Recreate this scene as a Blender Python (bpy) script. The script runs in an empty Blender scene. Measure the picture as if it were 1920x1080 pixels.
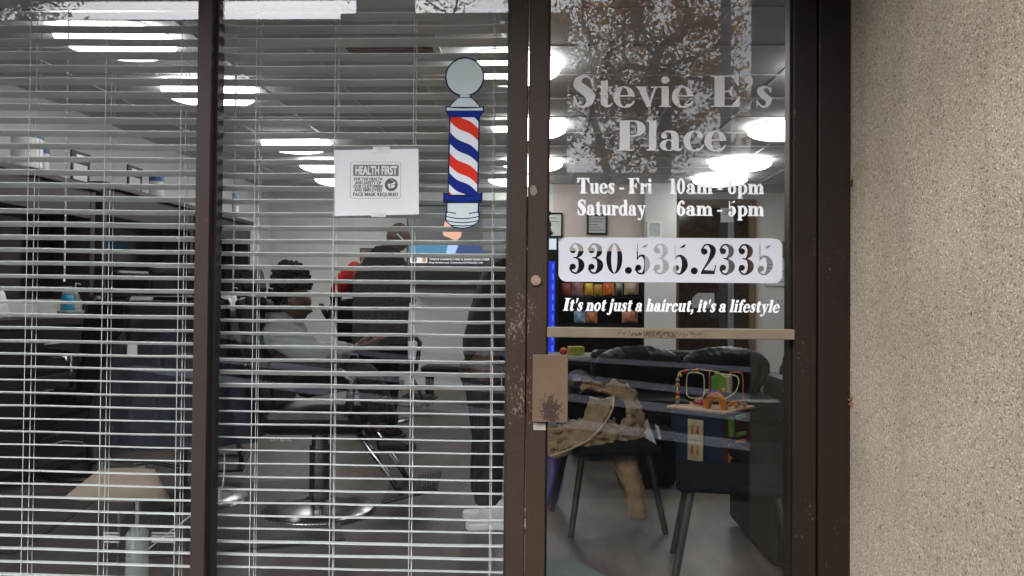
import bpy, bmesh, math, random
import numpy as np
from mathutils import Vector, Matrix
random.seed(7); rng = np.random.RandomState(7)
PI = math.pi; R_ = math.radians
S = bpy.context.scene; COL = S.collection
# ------------------------------------------------------------------ camera
F_PX = 1437.0; YAW, PITCH, ROLL = R_(2.0), R_(.9), R_(.5)
CAM = Vector((0, -2.5, 1.15))
_f = Vector((-math.sin(YAW)*math.cos(PITCH), math.cos(YAW)*math.cos(PITCH), math.sin(PITCH)))
_r0 = Vector((math.cos(YAW), math.sin(YAW), 0)); _u0 = _r0.cross(_f)
CR = _r0*math.cos(ROLL)+_u0*math.sin(ROLL); CU = _u0*math.cos(ROLL)-_r0*math.sin(ROLL); CF = _f
cd = bpy.data.cameras.new('camera'); co = bpy.data.objects.new('camera', cd); COL.objects.link(co)
M = Matrix((CR, CU, -CF)).transposed().to_4x4(); M.translation = CAM; co.matrix_world = M
cd.sensor_width = 36; cd.lens = F_PX/1920*36; cd.clip_start = .05; cd.clip_end = 900
S.camera = co
def ray(px, py): return CF+CR*((px-960)/F_PX)-CU*((py-540)/F_PX)
def aty(px, py, y): d = ray(px, py); return CAM+d*((y-CAM.y)/d.y)
def atx(px, py, x): d = ray(px, py); return CAM+d*((x-CAM.x)/d.x)
def atz(px, py, z): d = ray(px, py); return CAM+d*((z-CAM.z)/d.z)
# ------------------------------------------------------------------ world, sun, exposure
SUN_EL, SUN_AZ = R_(36), R_(200)      # overcast glow over the street
w = bpy.data.worlds.new('World'); S.world = w; w.use_nodes = True
nt = w.node_tree; nt.nodes.clear()
sky = nt.nodes.new('ShaderNodeTexSky'); sky.sky_type = 'NISHITA'; sky.sun_disc = False
sky.sun_elevation = SUN_EL; sky.sun_rotation = SUN_AZ; sky.air_density = 1.0; sky.dust_density = 4.0
hs = nt.nodes.new('ShaderNodeHueSaturation'); hs.inputs['Saturation'].default_value = .32
bg = nt.nodes.new('ShaderNodeBackground'); bg.inputs['Strength'].default_value = .15
wo = nt.nodes.new('ShaderNodeOutputWorld')
nt.links.new(sky.outputs[0], hs.inputs['Color']); tn = nt.nodes.new('ShaderNodeMix'); tn.data_type = 'RGBA'; tn.blend_type = 'MULTIPLY'; tn.inputs[0].default_value = 1; tn.inputs[7].default_value = (.95, 1.0, 1.09, 1); nt.links.new(hs.outputs[0], tn.inputs[6]); nt.links.new(tn.outputs[2], bg.inputs[0]); nt.links.new(bg.outputs[0], wo.inputs[0])
sl = bpy.data.lights.new('sun', 'SUN'); sl.energy = .5; sl.angle = R_(30); sl.color = (1, .96, .9)
so = bpy.data.objects.new('sun', sl); COL.objects.link(so)
_sd = Vector((math.sin(SUN_AZ)*math.cos(SUN_EL), math.cos(SUN_AZ)*math.cos(SUN_EL), math.sin(SUN_EL)))
so.rotation_euler = _sd.to_track_quat('Z', 'Y').to_euler(); so.location = (0, -8, 12)
S.view_settings.view_transform = 'Standard'; S.view_settings.look = 'None'
S.view_settings.exposure = 1.76; S.view_settings.gamma = 1; S.view_settings.use_curve_mapping = False
S.render.engine = 'CYCLES'
cy = S.cycles; cy.use_denoising = True; cy.max_bounces = 10; cy.transparent_max_bounces = 24
cy.diffuse_bounces = 4; cy.glossy_bounces = 4; cy.sample_clamp_indirect = 6; cy.caustics_reflective = False; cy.caustics_refractive = False
LAMP = 3.2                            # radiance of the round ceiling lamps

# ------------------------------------------------------------------ helpers
def sub(parent, o):
    if parent is not None:
        o.parent = parent; o.matrix_parent_inverse = parent.matrix_basis.inverted()
def tag(o, label=None, cat=None, group=None, kind=None):
    if label: o['label'] = label
    if cat: o['category'] = cat
    if group: o['group'] = group
    if kind: o['kind'] = kind
    return o
def thing(name, label, cat, loc=(0, 0, 0), group=None):
    o = bpy.data.objects.new(name, None); COL.objects.link(o); o.location = loc
    o.empty_display_size = .1
    return tag(o, label, cat, group)
def link_mesh(name, me, mat, parent=None, smooth=False):
    if mat: me.materials.append(mat)
    if smooth: me.polygons.foreach_set('use_smooth', [True]*len(me.polygons))
    o = bpy.data.objects.new(name, me); COL.objects.link(o); sub(parent, o); return o
class MB:
    def __init__(s): s.bm = bmesh.new()
    def box(s, a, b, rot=None):
        a, b = Vector(a), Vector(b)
        vs = [s.bm.verts.new((x, y, z)) for x in (a.x, b.x) for y in (a.y, b.y) for z in (a.z, b.z)]
        for f in ((0, 1, 3, 2), (4, 6, 7, 5), (0, 4, 5, 1), (2, 3, 7, 6), (0, 2, 6, 4), (1, 5, 7, 3)):
            s.bm.faces.new([vs[i] for i in f])
        if rot is not None:
            c = (a+b)/2
            bmesh.ops.transform(s.bm, matrix=Matrix.Translation(c) @ rot.to_4x4() @ Matrix.Translation(-c), verts=vs)
        return s
    def cbox(s, c, size, rz=0, rot=None):
        c = Vector(c); h = Vector(size)/2
        return s.box(c-h, c+h, rot if rot is not None else (Matrix.Rotation(rz, 3, 'Z') if rz else None))
    def tube(s, pts, r, n=10, caps=True):
        pts = [Vector(p) for p in pts]; rings = []
        rr = r if isinstance(r, (list, tuple)) else [r]*len(pts)
        for i, p in enumerate(pts):
            t = (pts[min(i+1, len(pts)-1)]-pts[max(i-1, 0)]).normalized()
            up = Vector((0, 0, 1)) if abs(t.z) < .9 else Vector((1, 0, 0))
            u = t.cross(up).normalized(); v = t.cross(u)
            rings.append([s.bm.verts.new(p+(u*math.cos(2*PI*k/n)+v*math.sin(2*PI*k/n))*rr[i]) for k in range(n)])
        for a, b in zip(rings, rings[1:]):
            for k in range(n): s.bm.faces.new((a[k], a[(k+1) % n], b[(k+1) % n], b[k]))
        if caps: s.bm.faces.new(rings[0][::-1]); s.bm.faces.new(rings[-1])
        return s
    def lathe(s, prof, c=(0, 0, 0), n=28, axis='Z', caps=True):
        c = Vector(c); rings = []; vs0 = []
        for (r, z) in prof:
            ring = []
            for k in range(n):
                a = 2*PI*k/n; q = Vector((r*math.cos(a), r*math.sin(a), z))
                if axis == 'Y': q = Vector((q.x, q.z, q.y))
                if axis == 'X': q = Vector((q.z, q.x, q.y))
                ring.append(s.bm.verts.new(c+q))
            rings.append(ring)
        for a, b in zip(rings, rings[1:]):
            for k in range(n): s.bm.faces.new((a[k], a[(k+1) % n], b[(k+1) % n], b[k]))
        if caps: s.bm.faces.new(rings[0][::-1]); s.bm.faces.new(rings[-1])
        return s
    def ball(s, c, r, n=12, sc=(1, 1, 1)):
        m = Matrix.Translation(Vector(c)) @ Matrix.Diagonal((r*sc[0], r*sc[1], r*sc[2], 1))
        bmesh.ops.create_uvsphere(s.bm, u_segments=n, v_segments=max(6, n*2//3), radius=1, matrix=m); return s
    def poly(s, pts): s.bm.faces.new([s.bm.verts.new(p) for p in pts]); return s
    def prism(s, pts, d):
        pts = [Vector(p) for p in pts]; d = Vector(d)
        a = [s.bm.verts.new(p) for p in pts]; b = [s.bm.verts.new(p+d) for p in pts]; n = len(pts)
        s.bm.faces.new(a[::-1]); s.bm.faces.new(b)
        for k in range(n): s.bm.faces.new((a[k], a[(k+1) % n], b[(k+1) % n], b[k]))
        return s
    def grid(s, fn, nu, nv):
        g = [[s.bm.verts.new(fn(i/nu, j/nv)) for j in range(nv+1)] for i in range(nu+1)]
        for i in range(nu):
            for j in range(nv): s.bm.faces.new((g[i][j], g[i+1][j], g[i+1][j+1], g[i][j+1]))
        return s
    def build(s, name, mat, parent=None, bevel=0, smooth=False, solid=0, subd=0):
        bmesh.ops.recalc_face_normals(s.bm, faces=s.bm.faces)
        me = bpy.data.meshes.new(name); s.bm.to_mesh(me); s.bm.free()
        o = link_mesh(name, me, mat, parent, smooth)
        if solid:
            m = o.modifiers.new('t', 'SOLIDIFY'); m.thickness = solid; m.offset = 0
        if bevel:
            m = o.modifiers.new('b', 'BEVEL'); m.width = bevel; m.segments = 2; m.limit_method = 'ANGLE'; m.angle_limit = R_(40)
        if subd:
            m = o.modifiers.new('s', 'SUBSURF'); m.levels = m.render_levels = subd
        return o
def copy_tree(o, parent=None):
    c = o.copy(); COL.objects.link(c)
    if parent is not None: c.parent = parent
    for ch in [x for x in COL.objects if x.parent == o]: copy_tree(ch, c)
    return c

# ------------------------------------------------------------------ materials
def mat(name, col, rough=.6, metal=0, var=.12, scale=20, bump=0, bscale=None, spec=.5, em=None, ems=0, stretch=None, detail=5, col2=None):
    m = bpy.data.materials.new(name); m.use_nodes = True; t = m.node_tree; n = t.nodes; b = n['Principled BSDF']
    tc = n.new('ShaderNodeTexCoord'); mp = n.new('ShaderNodeMapping'); t.links.new(tc.outputs['Object'], mp.inputs[0])
    if stretch: mp.inputs['Scale'].default_value = stretch
    no = n.new('ShaderNodeTexNoise'); no.inputs['Scale'].default_value = scale; no.inputs['Detail'].default_value = detail
    t.links.new(mp.outputs[0], no.inputs['Vector'])
    mx = n.new('ShaderNodeMix'); mx.data_type = 'RGBA'
    c = Vector(col)
    lo = tuple(c*(1-var))+(1,); hi = tuple(min(1, q) for q in (Vector(col2) if col2 else c*(1+var)))+(1,)
    mx.inputs[6].default_value = lo; mx.inputs[7].default_value = hi
    rmp = n.new('ShaderNodeMapRange'); rmp.inputs[1].default_value = .3; rmp.inputs[2].default_value = .7
    t.links.new(no.outputs[0], rmp.inputs[0]); t.links.new(rmp.outputs[0], mx.inputs[0])
    t.links.new(mx.outputs[2], b.inputs['Base Color'])
    b.inputs['Roughness'].default_value = rough; b.inputs['Metallic'].default_value = metal; b.inputs['Specular IOR Level'].default_value = spec
    if bump:
        n2 = n.new('ShaderNodeTexNoise'); n2.inputs['Scale'].default_value = bscale or scale*3; t.links.new(mp.outputs[0], n2.inputs['Vector'])
        bp = n.new('ShaderNodeBump'); bp.inputs['Strength'].default_value = bump; bp.inputs['Distance'].default_value = .004
        t.links.new(n2.outputs[0], bp.inputs['Height']); t.links.new(bp.outputs[0], b.inputs['Normal'])
    if em:
        b.inputs['Emission Color'].default_value = tuple(em)+(1,); b.inputs['Emission Strength'].default_value = ems
    return m
def glass_mat(name, tint=(.975, .985, .982), dust=.0005):
    m = bpy.data.materials.new(name); m.use_nodes = True; t = m.node_tree; n = t.nodes; n.clear(); L = t.links.new
    out = n.new('ShaderNodeOutputMaterial'); tr = n.new('ShaderNodeBsdfTransparent'); tr.inputs[0].default_value = tint+(1,)
    gl = n.new('ShaderNodeBsdfGlossy'); gl.inputs['Roughness'].default_value = 0
    df = n.new('ShaderNodeBsdfDiffuse'); df.inputs[0].default_value = (.7, .72, .74, 1)
    g = n.new('ShaderNodeNewGeometry'); d = n.new('ShaderNodeVectorMath'); d.operation = 'DOT_PRODUCT'
    L(g.outputs['Incoming'], d.inputs[0]); L(g.outputs['True Normal'], d.inputs[1])
    a = n.new('ShaderNodeMath'); a.operation = 'ABSOLUTE'; L(d.outputs['Value'], a.inputs[0])
    s1 = n.new('ShaderNodeMath'); s1.operation = 'SUBTRACT'; s1.inputs[0].default_value = 1; L(a.outputs[0], s1.inputs[1])
    p = n.new('ShaderNodeMath'); p.operation = 'POWER'; p.inputs[1].default_value = 5; L(s1.outputs[0], p.inputs[0])
    ma = n.new('ShaderNodeMath'); ma.operation = 'MULTIPLY_ADD'; ma.inputs[1].default_value = .971; ma.inputs[2].default_value = .029; L(p.outputs[0], ma.inputs[0])
    tc = n.new('ShaderNodeTexCoord'); mp = n.new('ShaderNodeMapping'); mp.inputs['Scale'].default_value = (9, 1, 2.2); L(tc.outputs['Object'], mp.inputs[0])
    no = n.new('ShaderNodeTexNoise'); no.inputs['Scale'].default_value = 2.5; no.inputs['Detail'].default_value = 7; L(mp.outputs[0], no.inputs['Vector'])
    mr = n.new('ShaderNodeMapRange'); mr.inputs[1].default_value = .45; mr.inputs[2].default_value = .8; mr.inputs[3].default_value = dust*.5; mr.inputs[4].default_value = dust*3.2; L(no.outputs[0], mr.inputs[0])
    m1 = n.new('ShaderNodeMixShader'); L(mr.outputs[0], m1.inputs[0]); L(tr.outputs[0], m1.inputs[1]); L(df.outputs[0], m1.inputs[2])
    m2 = n.new('ShaderNodeMixShader'); L(ma.outputs[0], m2.inputs[0]); L(m1.outputs[0], m2.inputs[1]); L(gl.outputs[0], m2.inputs[2])
    nb = n.new('ShaderNodeTexNoise'); nb.inputs['Scale'].default_value = 2.2; nb.inputs['Detail'].default_value = 1; L(tc.outputs['Object'], nb.inputs['Vector'])
    bp = n.new('ShaderNodeBump'); bp.inputs['Strength'].default_value = .012; bp.inputs['Distance'].default_value = .01; L(nb.outputs[0], bp.inputs['Height']); L(bp.outputs[0], gl.inputs['Normal'])
    L(m2.outputs[0], out.inputs[0]); return m
def clear_mat(name, col, alpha):
    m = mat(name, col, .15); m.node_tree.nodes['Principled BSDF'].inputs['Alpha'].default_value = alpha; return m
def emit_mat(name, col, s):
    m = bpy.data.materials.new(name); m.use_nodes = True; n = m.node_tree.nodes; b = n['Principled BSDF']
    b.inputs['Base Color'].default_value = tuple(min(1, c*.3) for c in col)+(1,); b.inputs['Emission Color'].default_value = tuple(col)+(1,)
    b.inputs['Emission Strength'].default_value = s; b.inputs['Roughness'].default_value = .3; return m

def stucco_mat():
    m = bpy.data.materials.new('pebble_dash'); m.use_nodes = True; t = m.node_tree; n = t.nodes; L = t.links.new; b = n['Principled BSDF']
    tc = n.new('ShaderNodeTexCoord')
    v = n.new('ShaderNodeTexVoronoi'); v.inputs['Scale'].default_value = 235; v.inputs['Randomness'].default_value = 1
    wn = n.new('ShaderNodeTexNoise'); wn.inputs['Scale'].default_value = 60; wn.inputs['Detail'].default_value = 3
    mxv = n.new('ShaderNodeMix'); mxv.data_type = 'RGBA'; mxv.inputs[0].default_value = .012
    L(tc.outputs['Object'], wn.inputs['Vector']); L(tc.outputs['Object'], mxv.inputs[6]); L(wn.outputs['Color'], mxv.inputs[7]); L(mxv.outputs[2], v.inputs['Vector'])
    cr = n.new('ShaderNodeValToRGB'); e = cr.color_ramp.elements
    e[0].position = 0; e[0].color = (.19, .14, .09, 1); e[1].position = 1; e[1].color = (.70, .61, .49, 1)
    for p, c in ((.05, (.31, .235, .16, 1)), (.12, (.44, .355, .258, 1)), (.6, (.485, .395, .292, 1)), (.82, (.535, .45, .345, 1))):
        q = e.new(p); q.color = c
    sx = n.new('ShaderNodeSeparateColor'); L(v.outputs['Color'], sx.inputs[0]); L(sx.outputs[0], cr.inputs[0])
    ln = n.new('ShaderNodeTexNoise'); ln.inputs['Scale'].default_value = 2.2; ln.inputs['Detail'].default_value = 6; L(tc.outputs['Object'], ln.inputs['Vector'])
    lr = n.new('ShaderNodeMapRange'); lr.inputs[1].default_value = .3; lr.inputs[2].default_value = .7; lr.inputs[3].default_value = .82; lr.inputs[4].default_value = 1.12; L(ln.outputs[0], lr.inputs[0])
    mm = n.new('ShaderNodeMix'); mm.data_type = 'RGBA'; mm.blend_type = 'MULTIPLY'; mm.inputs[0].default_value = 1
    L(cr.outputs[0], mm.inputs[6]); L(lr.outputs[0], mm.inputs[7]); mpS = n.new('ShaderNodeMapping'); mpS.inputs['Scale'].default_value = (1, 9, .7); L(tc.outputs['Object'], mpS.inputs[0])
    ns = n.new('ShaderNodeTexNoise'); ns.inputs['Scale'].default_value = 1.6; ns.inputs['Detail'].default_value = 8; L(mpS.outputs[0], ns.inputs['Vector'])
    rs_ = n.new('ShaderNodeMapRange'); rs_.inputs[1].default_value = .5; rs_.inputs[2].default_value = .72; rs_.inputs[3].default_value = 0; rs_.inputs[4].default_value = .22; L(ns.outputs[0], rs_.inputs[0])
    ms = n.new('ShaderNodeMix'); ms.data_type = 'RGBA'; L(rs_.outputs[0], ms.inputs[0]); L(mm.outputs[2], ms.inputs[6]); ms.inputs[7].default_value = (.27, .235, .19, 1)
    L(ms.outputs[2], b.inputs['Base Color'])
    b.inputs['Roughness'].default_value = .75; b.inputs['Specular IOR Level'].default_value = .4
    hn = n.new('ShaderNodeTexNoise'); hn.inputs['Scale'].default_value = 90; hn.inputs['Detail'].default_value = 4; L(tc.outputs['Object'], hn.inputs['Vector'])
    ad = n.new('ShaderNodeMath'); ad.operation = 'MULTIPLY_ADD'; ad.inputs[1].default_value = -1.2; L(v.outputs['Distance'], ad.inputs[0]); L(hn.outputs[0], ad.inputs[2])
    bp = n.new('ShaderNodeBump'); bp.inputs['Strength'].default_value = .38; bp.inputs['Distance'].default_value = .004; L(ad.outputs[0], bp.inputs['Height']); L(bp.outputs[0], b.inputs['Normal'])
    return m
def frame_mat(name, base, worn, amount, rough=.42, loc=None, fine=95, gain=.05):
    """painted aluminium with fine chips; loc = (centre, radii) of a rubbed patch in the door's own space"""
    m = mat(name, base, rough, 0, .1, 14, .08, 160, spec=.22); t = m.node_tree; n = t.nodes; L = t.links.new; b = n['Principled BSDF']
    mx0 = b.inputs['Base Color'].links[0].from_socket
    tc = n.new('ShaderNodeTexCoord'); mp = n.new('ShaderNodeMapping'); mp.inputs['Scale'].default_value = (1.5, 1, .8); L(tc.outputs['Object'], mp.inputs[0])
    n1 = n.new('ShaderNodeTexNoise'); n1.inputs['Scale'].default_value = fine; n1.inputs['Detail'].default_value = 7; n1.inputs['Roughness'].default_value = .65; L(mp.outputs[0], n1.inputs['Vector'])
    n2 = n.new('ShaderNodeTexNoise'); n2.inputs['Scale'].default_value = 9; n2.inputs['Detail'].default_value = 3; L(mp.outputs[0], n2.inputs['Vector'])
    ad = n.new('ShaderNodeMath'); ad.operation = 'MULTIPLY_ADD'; ad.inputs[1].default_value = .45; L(n2.outputs[0], ad.inputs[0]); L(n1.outputs[0], ad.inputs[2])
    src = ad.outputs[0]
    if loc:
        c, r = loc; sb = n.new('ShaderNodeVectorMath'); sb.operation = 'SUBTRACT'; L(tc.outputs['Object'], sb.inputs[0]); sb.inputs[1].default_value = c
        dv = n.new('ShaderNodeVectorMath'); dv.operation = 'DIVIDE'; L(sb.outputs[0], dv.inputs[0]); dv.inputs[1].default_value = r
        ln = n.new('ShaderNodeVectorMath'); ln.operation = 'LENGTH'; L(dv.outputs[0], ln.inputs[0])
        mr0 = n.new('ShaderNodeMapRange'); mr0.inputs[1].default_value = .4; mr0.inputs[2].default_value = 1.3; mr0.inputs[3].default_value = gain; mr0.inputs[4].default_value = -.07; L(ln.outputs['Value'], mr0.inputs[0])
        a2 = n.new('ShaderNodeMath'); L(src, a2.inputs[0]); L(mr0.outputs[0], a2.inputs[1]); src = a2.outputs[0]
    mr = n.new('ShaderNodeMapRange'); mr.inputs[1].default_value = .92-amount; mr.inputs[2].default_value = .945-amount; L(src, mr.inputs[0])
    mx = n.new('ShaderNodeMix'); mx.data_type = 'RGBA'; L(mr.outputs[0], mx.inputs[0]); L(mx0, mx.inputs[6]); mx.inputs[7].default_value = tuple(worn)+(1,)
    L(mx.outputs[2], b.inputs['Base Color']); return m
def wood_floor_mat():
    m = bpy.data.materials.new('plank_floor'); m.use_nodes = True; t = m.node_tree; n = t.nodes; L = t.links.new; b = n['Principled BSDF']
    tc = n.new('ShaderNodeTexCoord'); mp = n.new('ShaderNodeMapping'); mp.inputs['Rotation'].default_value = (0, 0, R_(90)); L(tc.outputs['Object'], mp.inputs[0])
    br = n.new('ShaderNodeTexBrick'); br.inputs['Scale'].default_value = 1; br.inputs['Brick Width'].default_value = 1.2; br.inputs['Row Height'].default_value = .15
    br.inputs['Mortar Size'].default_value = .0018; br.inputs['Mortar Smooth'].default_value = .6; br.inputs['Color1'].default_value = (.070, .057, .049, 1); br.inputs['Color2'].default_value = (.095, .078, .067, 1); br.inputs['Mortar'].default_value = (.055, .044, .038, 1)
    L(mp.outputs[0], br.inputs['Vector'])
    mp2 = n.new('ShaderNodeMapping'); mp2.inputs['Scale'].default_value = (4, 1.1, 1); L(tc.outputs['Object'], mp2.inputs[0])
    no = n.new('ShaderNodeTexNoise'); no.inputs['Scale'].default_value = 3; no.inputs['Detail'].default_value = 8; L(mp2.outputs[0], no.inputs['Vector'])
    mr = n.new('ShaderNodeMapRange'); mr.inputs[1].default_value = .3; mr.inputs[2].default_value = .7; mr.inputs[3].default_value = .65; mr.inputs[4].default_value = 1.25; L(no.outputs[0], mr.inputs[0])
    mm = n.new('ShaderNodeMix'); mm.data_type = 'RGBA'; mm.blend_type = 'MULTIPLY'; mm.inputs[0].default_value = 1; L(br.outputs[0], mm.inputs[6]); L(mr.outputs[0], mm.inputs[7])
    L(mm.outputs[2], b.inputs['Base Color']); b.inputs['Roughness'].default_value = .45; return m

MT = {}
MT['stucco'] = stucco_mat()
MT['frame'] = frame_mat('brown_frame', (.030, .019, .015), (.26, .19, .14), .0)
MT['frame_dark'] = frame_mat('brown_frame_clean', (.0135, .0085, .006), (.11, .085, .065), .0)
MT['frame_pink'] = frame_mat('brown_frame_pale', (.036, .0225, .019), (.12, .10, .085), -.03)  # paler, pinkish tone of the frame brown
_w = aty(975, 640, -.045); MT['frame_worn'] = frame_mat('brown_frame_worn', (.036, .0215, .0145), (.15, .112, .08), .04, loc=((_w.x, -.045, _w.z), (.10, .5, .42)))
_w = aty(1030, 770, -.062); MT['plate'] = frame_mat('bronze_plate', (.115, .075, .048), (.038, .025, .019), .0, rough=.36, loc=((_w.x, -.062, _w.z), (.042, .5, .075)), fine=150, gain=.22)
_w = aty(1235, 625, -.062); MT['bar'] = frame_mat('bronze_bar', (.155, .122, .083), (.06, .04, .03), .0, rough=.36, loc=((_w.x, -.062, _w.z-.003), (.17, .5, .016)), fine=150, gain=.24)
MT['gasket'] = mat('black_gasket', (.012, .011, .011), .5)
MT['glass'] = glass_mat('window_glass')
MT['vinyl'] = mat('white_vinyl', (.53, .515, .505), .5, var=.03)
MT['vinyl_bright'] = mat('bright_vinyl', (.50, .50, .535), .45, var=.02)
MT['vinyl_white'] = mat('white_cut_vinyl', (.80, .80, .80), .45, var=.02)
MT['paper'] = mat('paper', (.56, .57, .575), .8, var=.03, scale=6)
MT['ink'] = mat('ink', (.06, .06, .065), .7)
MT['tape'] = clear_mat('tape', (.8, .82, .8), .35)
MT['slat'] = mat('slat_white', (.78, .785, .77), .45, var=.05, scale=8)
def translucent(m, k):
    n = m.node_tree.nodes; L = m.node_tree.links.new; b = n['Principled BSDF']; tr = n.new('ShaderNodeBsdfTranslucent'); mx = n.new('ShaderNodeMixShader'); mx.inputs[0].default_value = k
    L(b.inputs['Base Color'].links[0].from_socket, tr.inputs[0]); L(b.outputs[0], mx.inputs[1]); L(tr.outputs[0], mx.inputs[2]); L(mx.outputs[0], n['Material Output'].inputs[0])
translucent(MT['slat'], .45)
MT['cord'] = mat('cord', (.6, .6, .57), .8)
MT['wall'] = mat('wall_paint', (.62, .63, .62), .7, var=.03, scale=3)
MT['wall_pink'] = mat('wall_paint_pinkish', (.60, .52, .49), .7, var=.03, scale=3)
MT['ceiling'] = mat('ceiling_tile', (.52, .53, .55), .9, var=.08, scale=240, bump=.15, bscale=300)
MT['tbar'] = mat('ceiling_bar', (.52, .52, .52), .4)
MT['floor'] = wood_floor_mat()
MT['black'] = mat('black_plastic', (.008, .008, .009), .5, spec=.3)
MT['matte_black'] = mat('matte_black', (.006, .006, .0065), 1, spec=0)
MT['leather'] = mat('black_leather', (.0045, .005, .0065), .38, spec=.3, var=.3, bump=.35, bscale=25)
MT['black_cloth'] = mat('black_cloth', (.005, .0053, .007), 1.0, spec=.02, var=.3, bump=.3, bscale=40)
MT['navy'] = mat('navy_cloth', (.016, .02, .034), .75, var=.3, bump=.3, bscale=14)
MT['espresso'] = mat('espresso_wood', (.022, .016, .014), .4, var=.3, stretch=(1, 1, 6))
MT['mirror'] = mat('dark_mirror', (.045, .04, .04), .1, .85, var=.3, scale=3)
MT['chrome'] = mat('chrome', (.30, .305, .31), .24, 1, var=.1)
MT['steel'] = mat('brushed_steel', (.35, .35, .35), .35, 1)
MT['white'] = mat('white_plastic', (.72, .73, .73), .4, var=.03)
MT['blue'] = mat('blue_plastic', (.03, .11, .32), .4)
MT['lampshade'] = mat('lampshade', (.30, .235, .18), .85, var=.06, scale=60)
MT['clear'] = clear_mat('clear_acrylic', (.7, .75, .75), .3)
MT['skin'] = mat('brown_skin', (.10, .05, .034), .5, var=.1)
MT['hair'] = mat('black_hair', (.010, .009, .009), .8, var=.4, scale=90, bump=1, bscale=120)
MT['hoodie'] = mat('grey_hoodie', (.26, .275, .28), .9, var=.15, bump=.7, bscale=18)
MT['red_cloth'] = mat('red_cloth', (.50, .018, .02), .8, var=.1, bump=.3, bscale=20)
MT['jacket'] = mat('charcoal_jacket', (.014, .0135, .0145), .8, var=.2, bump=.5, bscale=16)
MT['trouser'] = mat('dark_trousers', (.013, .0135, .015), .85, var=.2, bump=.4, bscale=16)
MT['shoe'] = mat('white_shoe', (.66, .65, .63), .55, var=.06)
MT['tan'] = mat('tan_coat', (.23, .155, .085), .9, var=.22, scale=14, bump=.6, bscale=260, spec=.2)
MT['tan_edge'] = mat('tan_coat_edge', (.36, .28, .18), .85, var=.12)
MT['purple'] = mat('purple_cloth', (.20, .17, .42), .85)
MT['teal'] = mat('grey_teal_mat', (.085, .11, .12), .7, var=.1)
MT['birch'] = mat('birch_ply', (.42, .27, .15), .5, var=.15, stretch=(1, 8, 1))
MT['toyblue'] = mat('toy_blue', (.008, .022, .06), .5)
MT['toyred'] = mat('toy_dark_red', (.09, .014, .014), .5)
MT['orange'] = mat('orange_paint', (.62, .20, .03), .45)
MT['green'] = mat('green_paint', (.16, .36, .04), .45)
MT['yellow'] = mat('yellow_paint', (.62, .45, .06), .45)
MT['red'] = mat('red_paint', (.48, .04, .03), .45)
MT['pinkbead'] = mat('pink_paint', (.5, .1, .18), .45)
MT['grey'] = mat('grey_paint', (.22, .24, .24), .5)
MT['palewire'] = mat('pale_yellow_wire', (.55, .55, .26), .4)
MT['asphalt'] = mat('asphalt', (.035, .035, .037), 1.0, spec=0, var=.25, scale=60, bump=.4, bscale=150)
MT['concrete'] = mat('concrete', (.30, .29, .27), .9, var=.12, scale=8, bump=.2)
MT['linepaint'] = mat('worn_white_line', (.62, .63, .66), .8, var=.2, scale=30)
MT['brick'] = mat('brown_brick', (.68, .58, .48), .9, var=.3, scale=30, bump=.3)
MT['far'] = mat('far_siding', (.09, .078, .065), .9, spec=.05, var=.1)
MT['fascia'] = mat('grey_fascia', (.16, .16, .17), .6)
MT['pole'] = mat('galvanised', (.42, .44, .47), .5, .3)
MT['bark'] = mat('bark', (.05, .038, .03), .95, var=.3, bump=.8, bscale=30)
def leaf_mat(name, c1, c2):
    m = mat(name, c1, .7, var=.25, scale=1.4, col2=c2); n = m.node_tree.nodes; L = m.node_tree.links.new
    b = n['Principled BSDF']; tr = n.new('ShaderNodeBsdfTranslucent'); mx = n.new('ShaderNodeMixShader'); mx.inputs[0].default_value = .75
    L(b.inputs['Base Color'].links[0].from_socket, tr.inputs[0]); L(b.outputs[0], mx.inputs[1]); L(tr.outputs[0], mx.inputs[2])
    L(mx.outputs[0], n['Material Output'].inputs[0]); return m
MT['leaf'] = leaf_mat('autumn_leaf', (.86, .43, .11), (.92, .58, .21))
MT['leaf_green'] = leaf_mat('olive_leaf', (.16, .14, .06), (.26, .21, .09))
MT['carpaint'] = mat('dark_car_paint', (.02, .021, .024), .25, .2)
MT['carglass'] = mat('car_glass', (.03, .035, .04), .08)
MT['lamp'] = emit_mat('lamp_diffuser', (1, .985, .95), LAMP)
MT['lamprim'] = mat('lamp_rim', (.6, .6, .6), .4)

# ------------------------------------------------------------------ signed-distance lettering
def marching(f, xs, ys):
    """filled polygons of the region f<0 on a grid, runs of full cells merged"""
    verts, faces = [], []
    nx, ny = len(xs), len(ys)
    def add(poly):
        i = len(verts); verts.extend(poly); faces.append(list(range(i, i+len(poly))))
    ins = f < 0
    for j in range(ny-1):
        run = None
        for i in range(nx-1):
            c = (ins[j, i], ins[j, i+1], ins[j+1, i+1], ins[j+1, i]); k = sum(c)
            if k == 4:
                if run is None: run = i
                continue
            if run is not None: add([(xs[run], ys[j]), (xs[i], ys[j]), (xs[i], ys[j+1]), (xs[run], ys[j+1])]); run = None
            if k == 0: continue
            P = ((i, j), (i+1, j), (i+1, j+1), (i, j+1)); poly = []
            for q in range(4):
                a, b = P[q], P[(q+1) % 4]; fa, fb = f[a[1], a[0]], f[b[1], b[0]]
                if fa < 0: poly.append((xs[a[0]], ys[a[1]]))
                if (fa < 0) != (fb < 0):
                    t = fa/(fa-fb); poly.append((xs[a[0]]+(xs[b[0]]-xs[a[0]])*t, ys[a[1]]+(ys[b[1]]-ys[a[1]])*t))
            if len(poly) >= 3: add(poly)
        if run is not None: add([(xs[run], ys[j]), (xs[nx-1], ys[j]), (xs[nx-1], ys[j+1]), (xs[run], ys[j+1])])
    return verts, faces
def d_rect(X, Y, x0, y0, x1, y1): return np.maximum(np.maximum(x0-X, X-x1), np.maximum(y0-Y, Y-y1))
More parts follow.
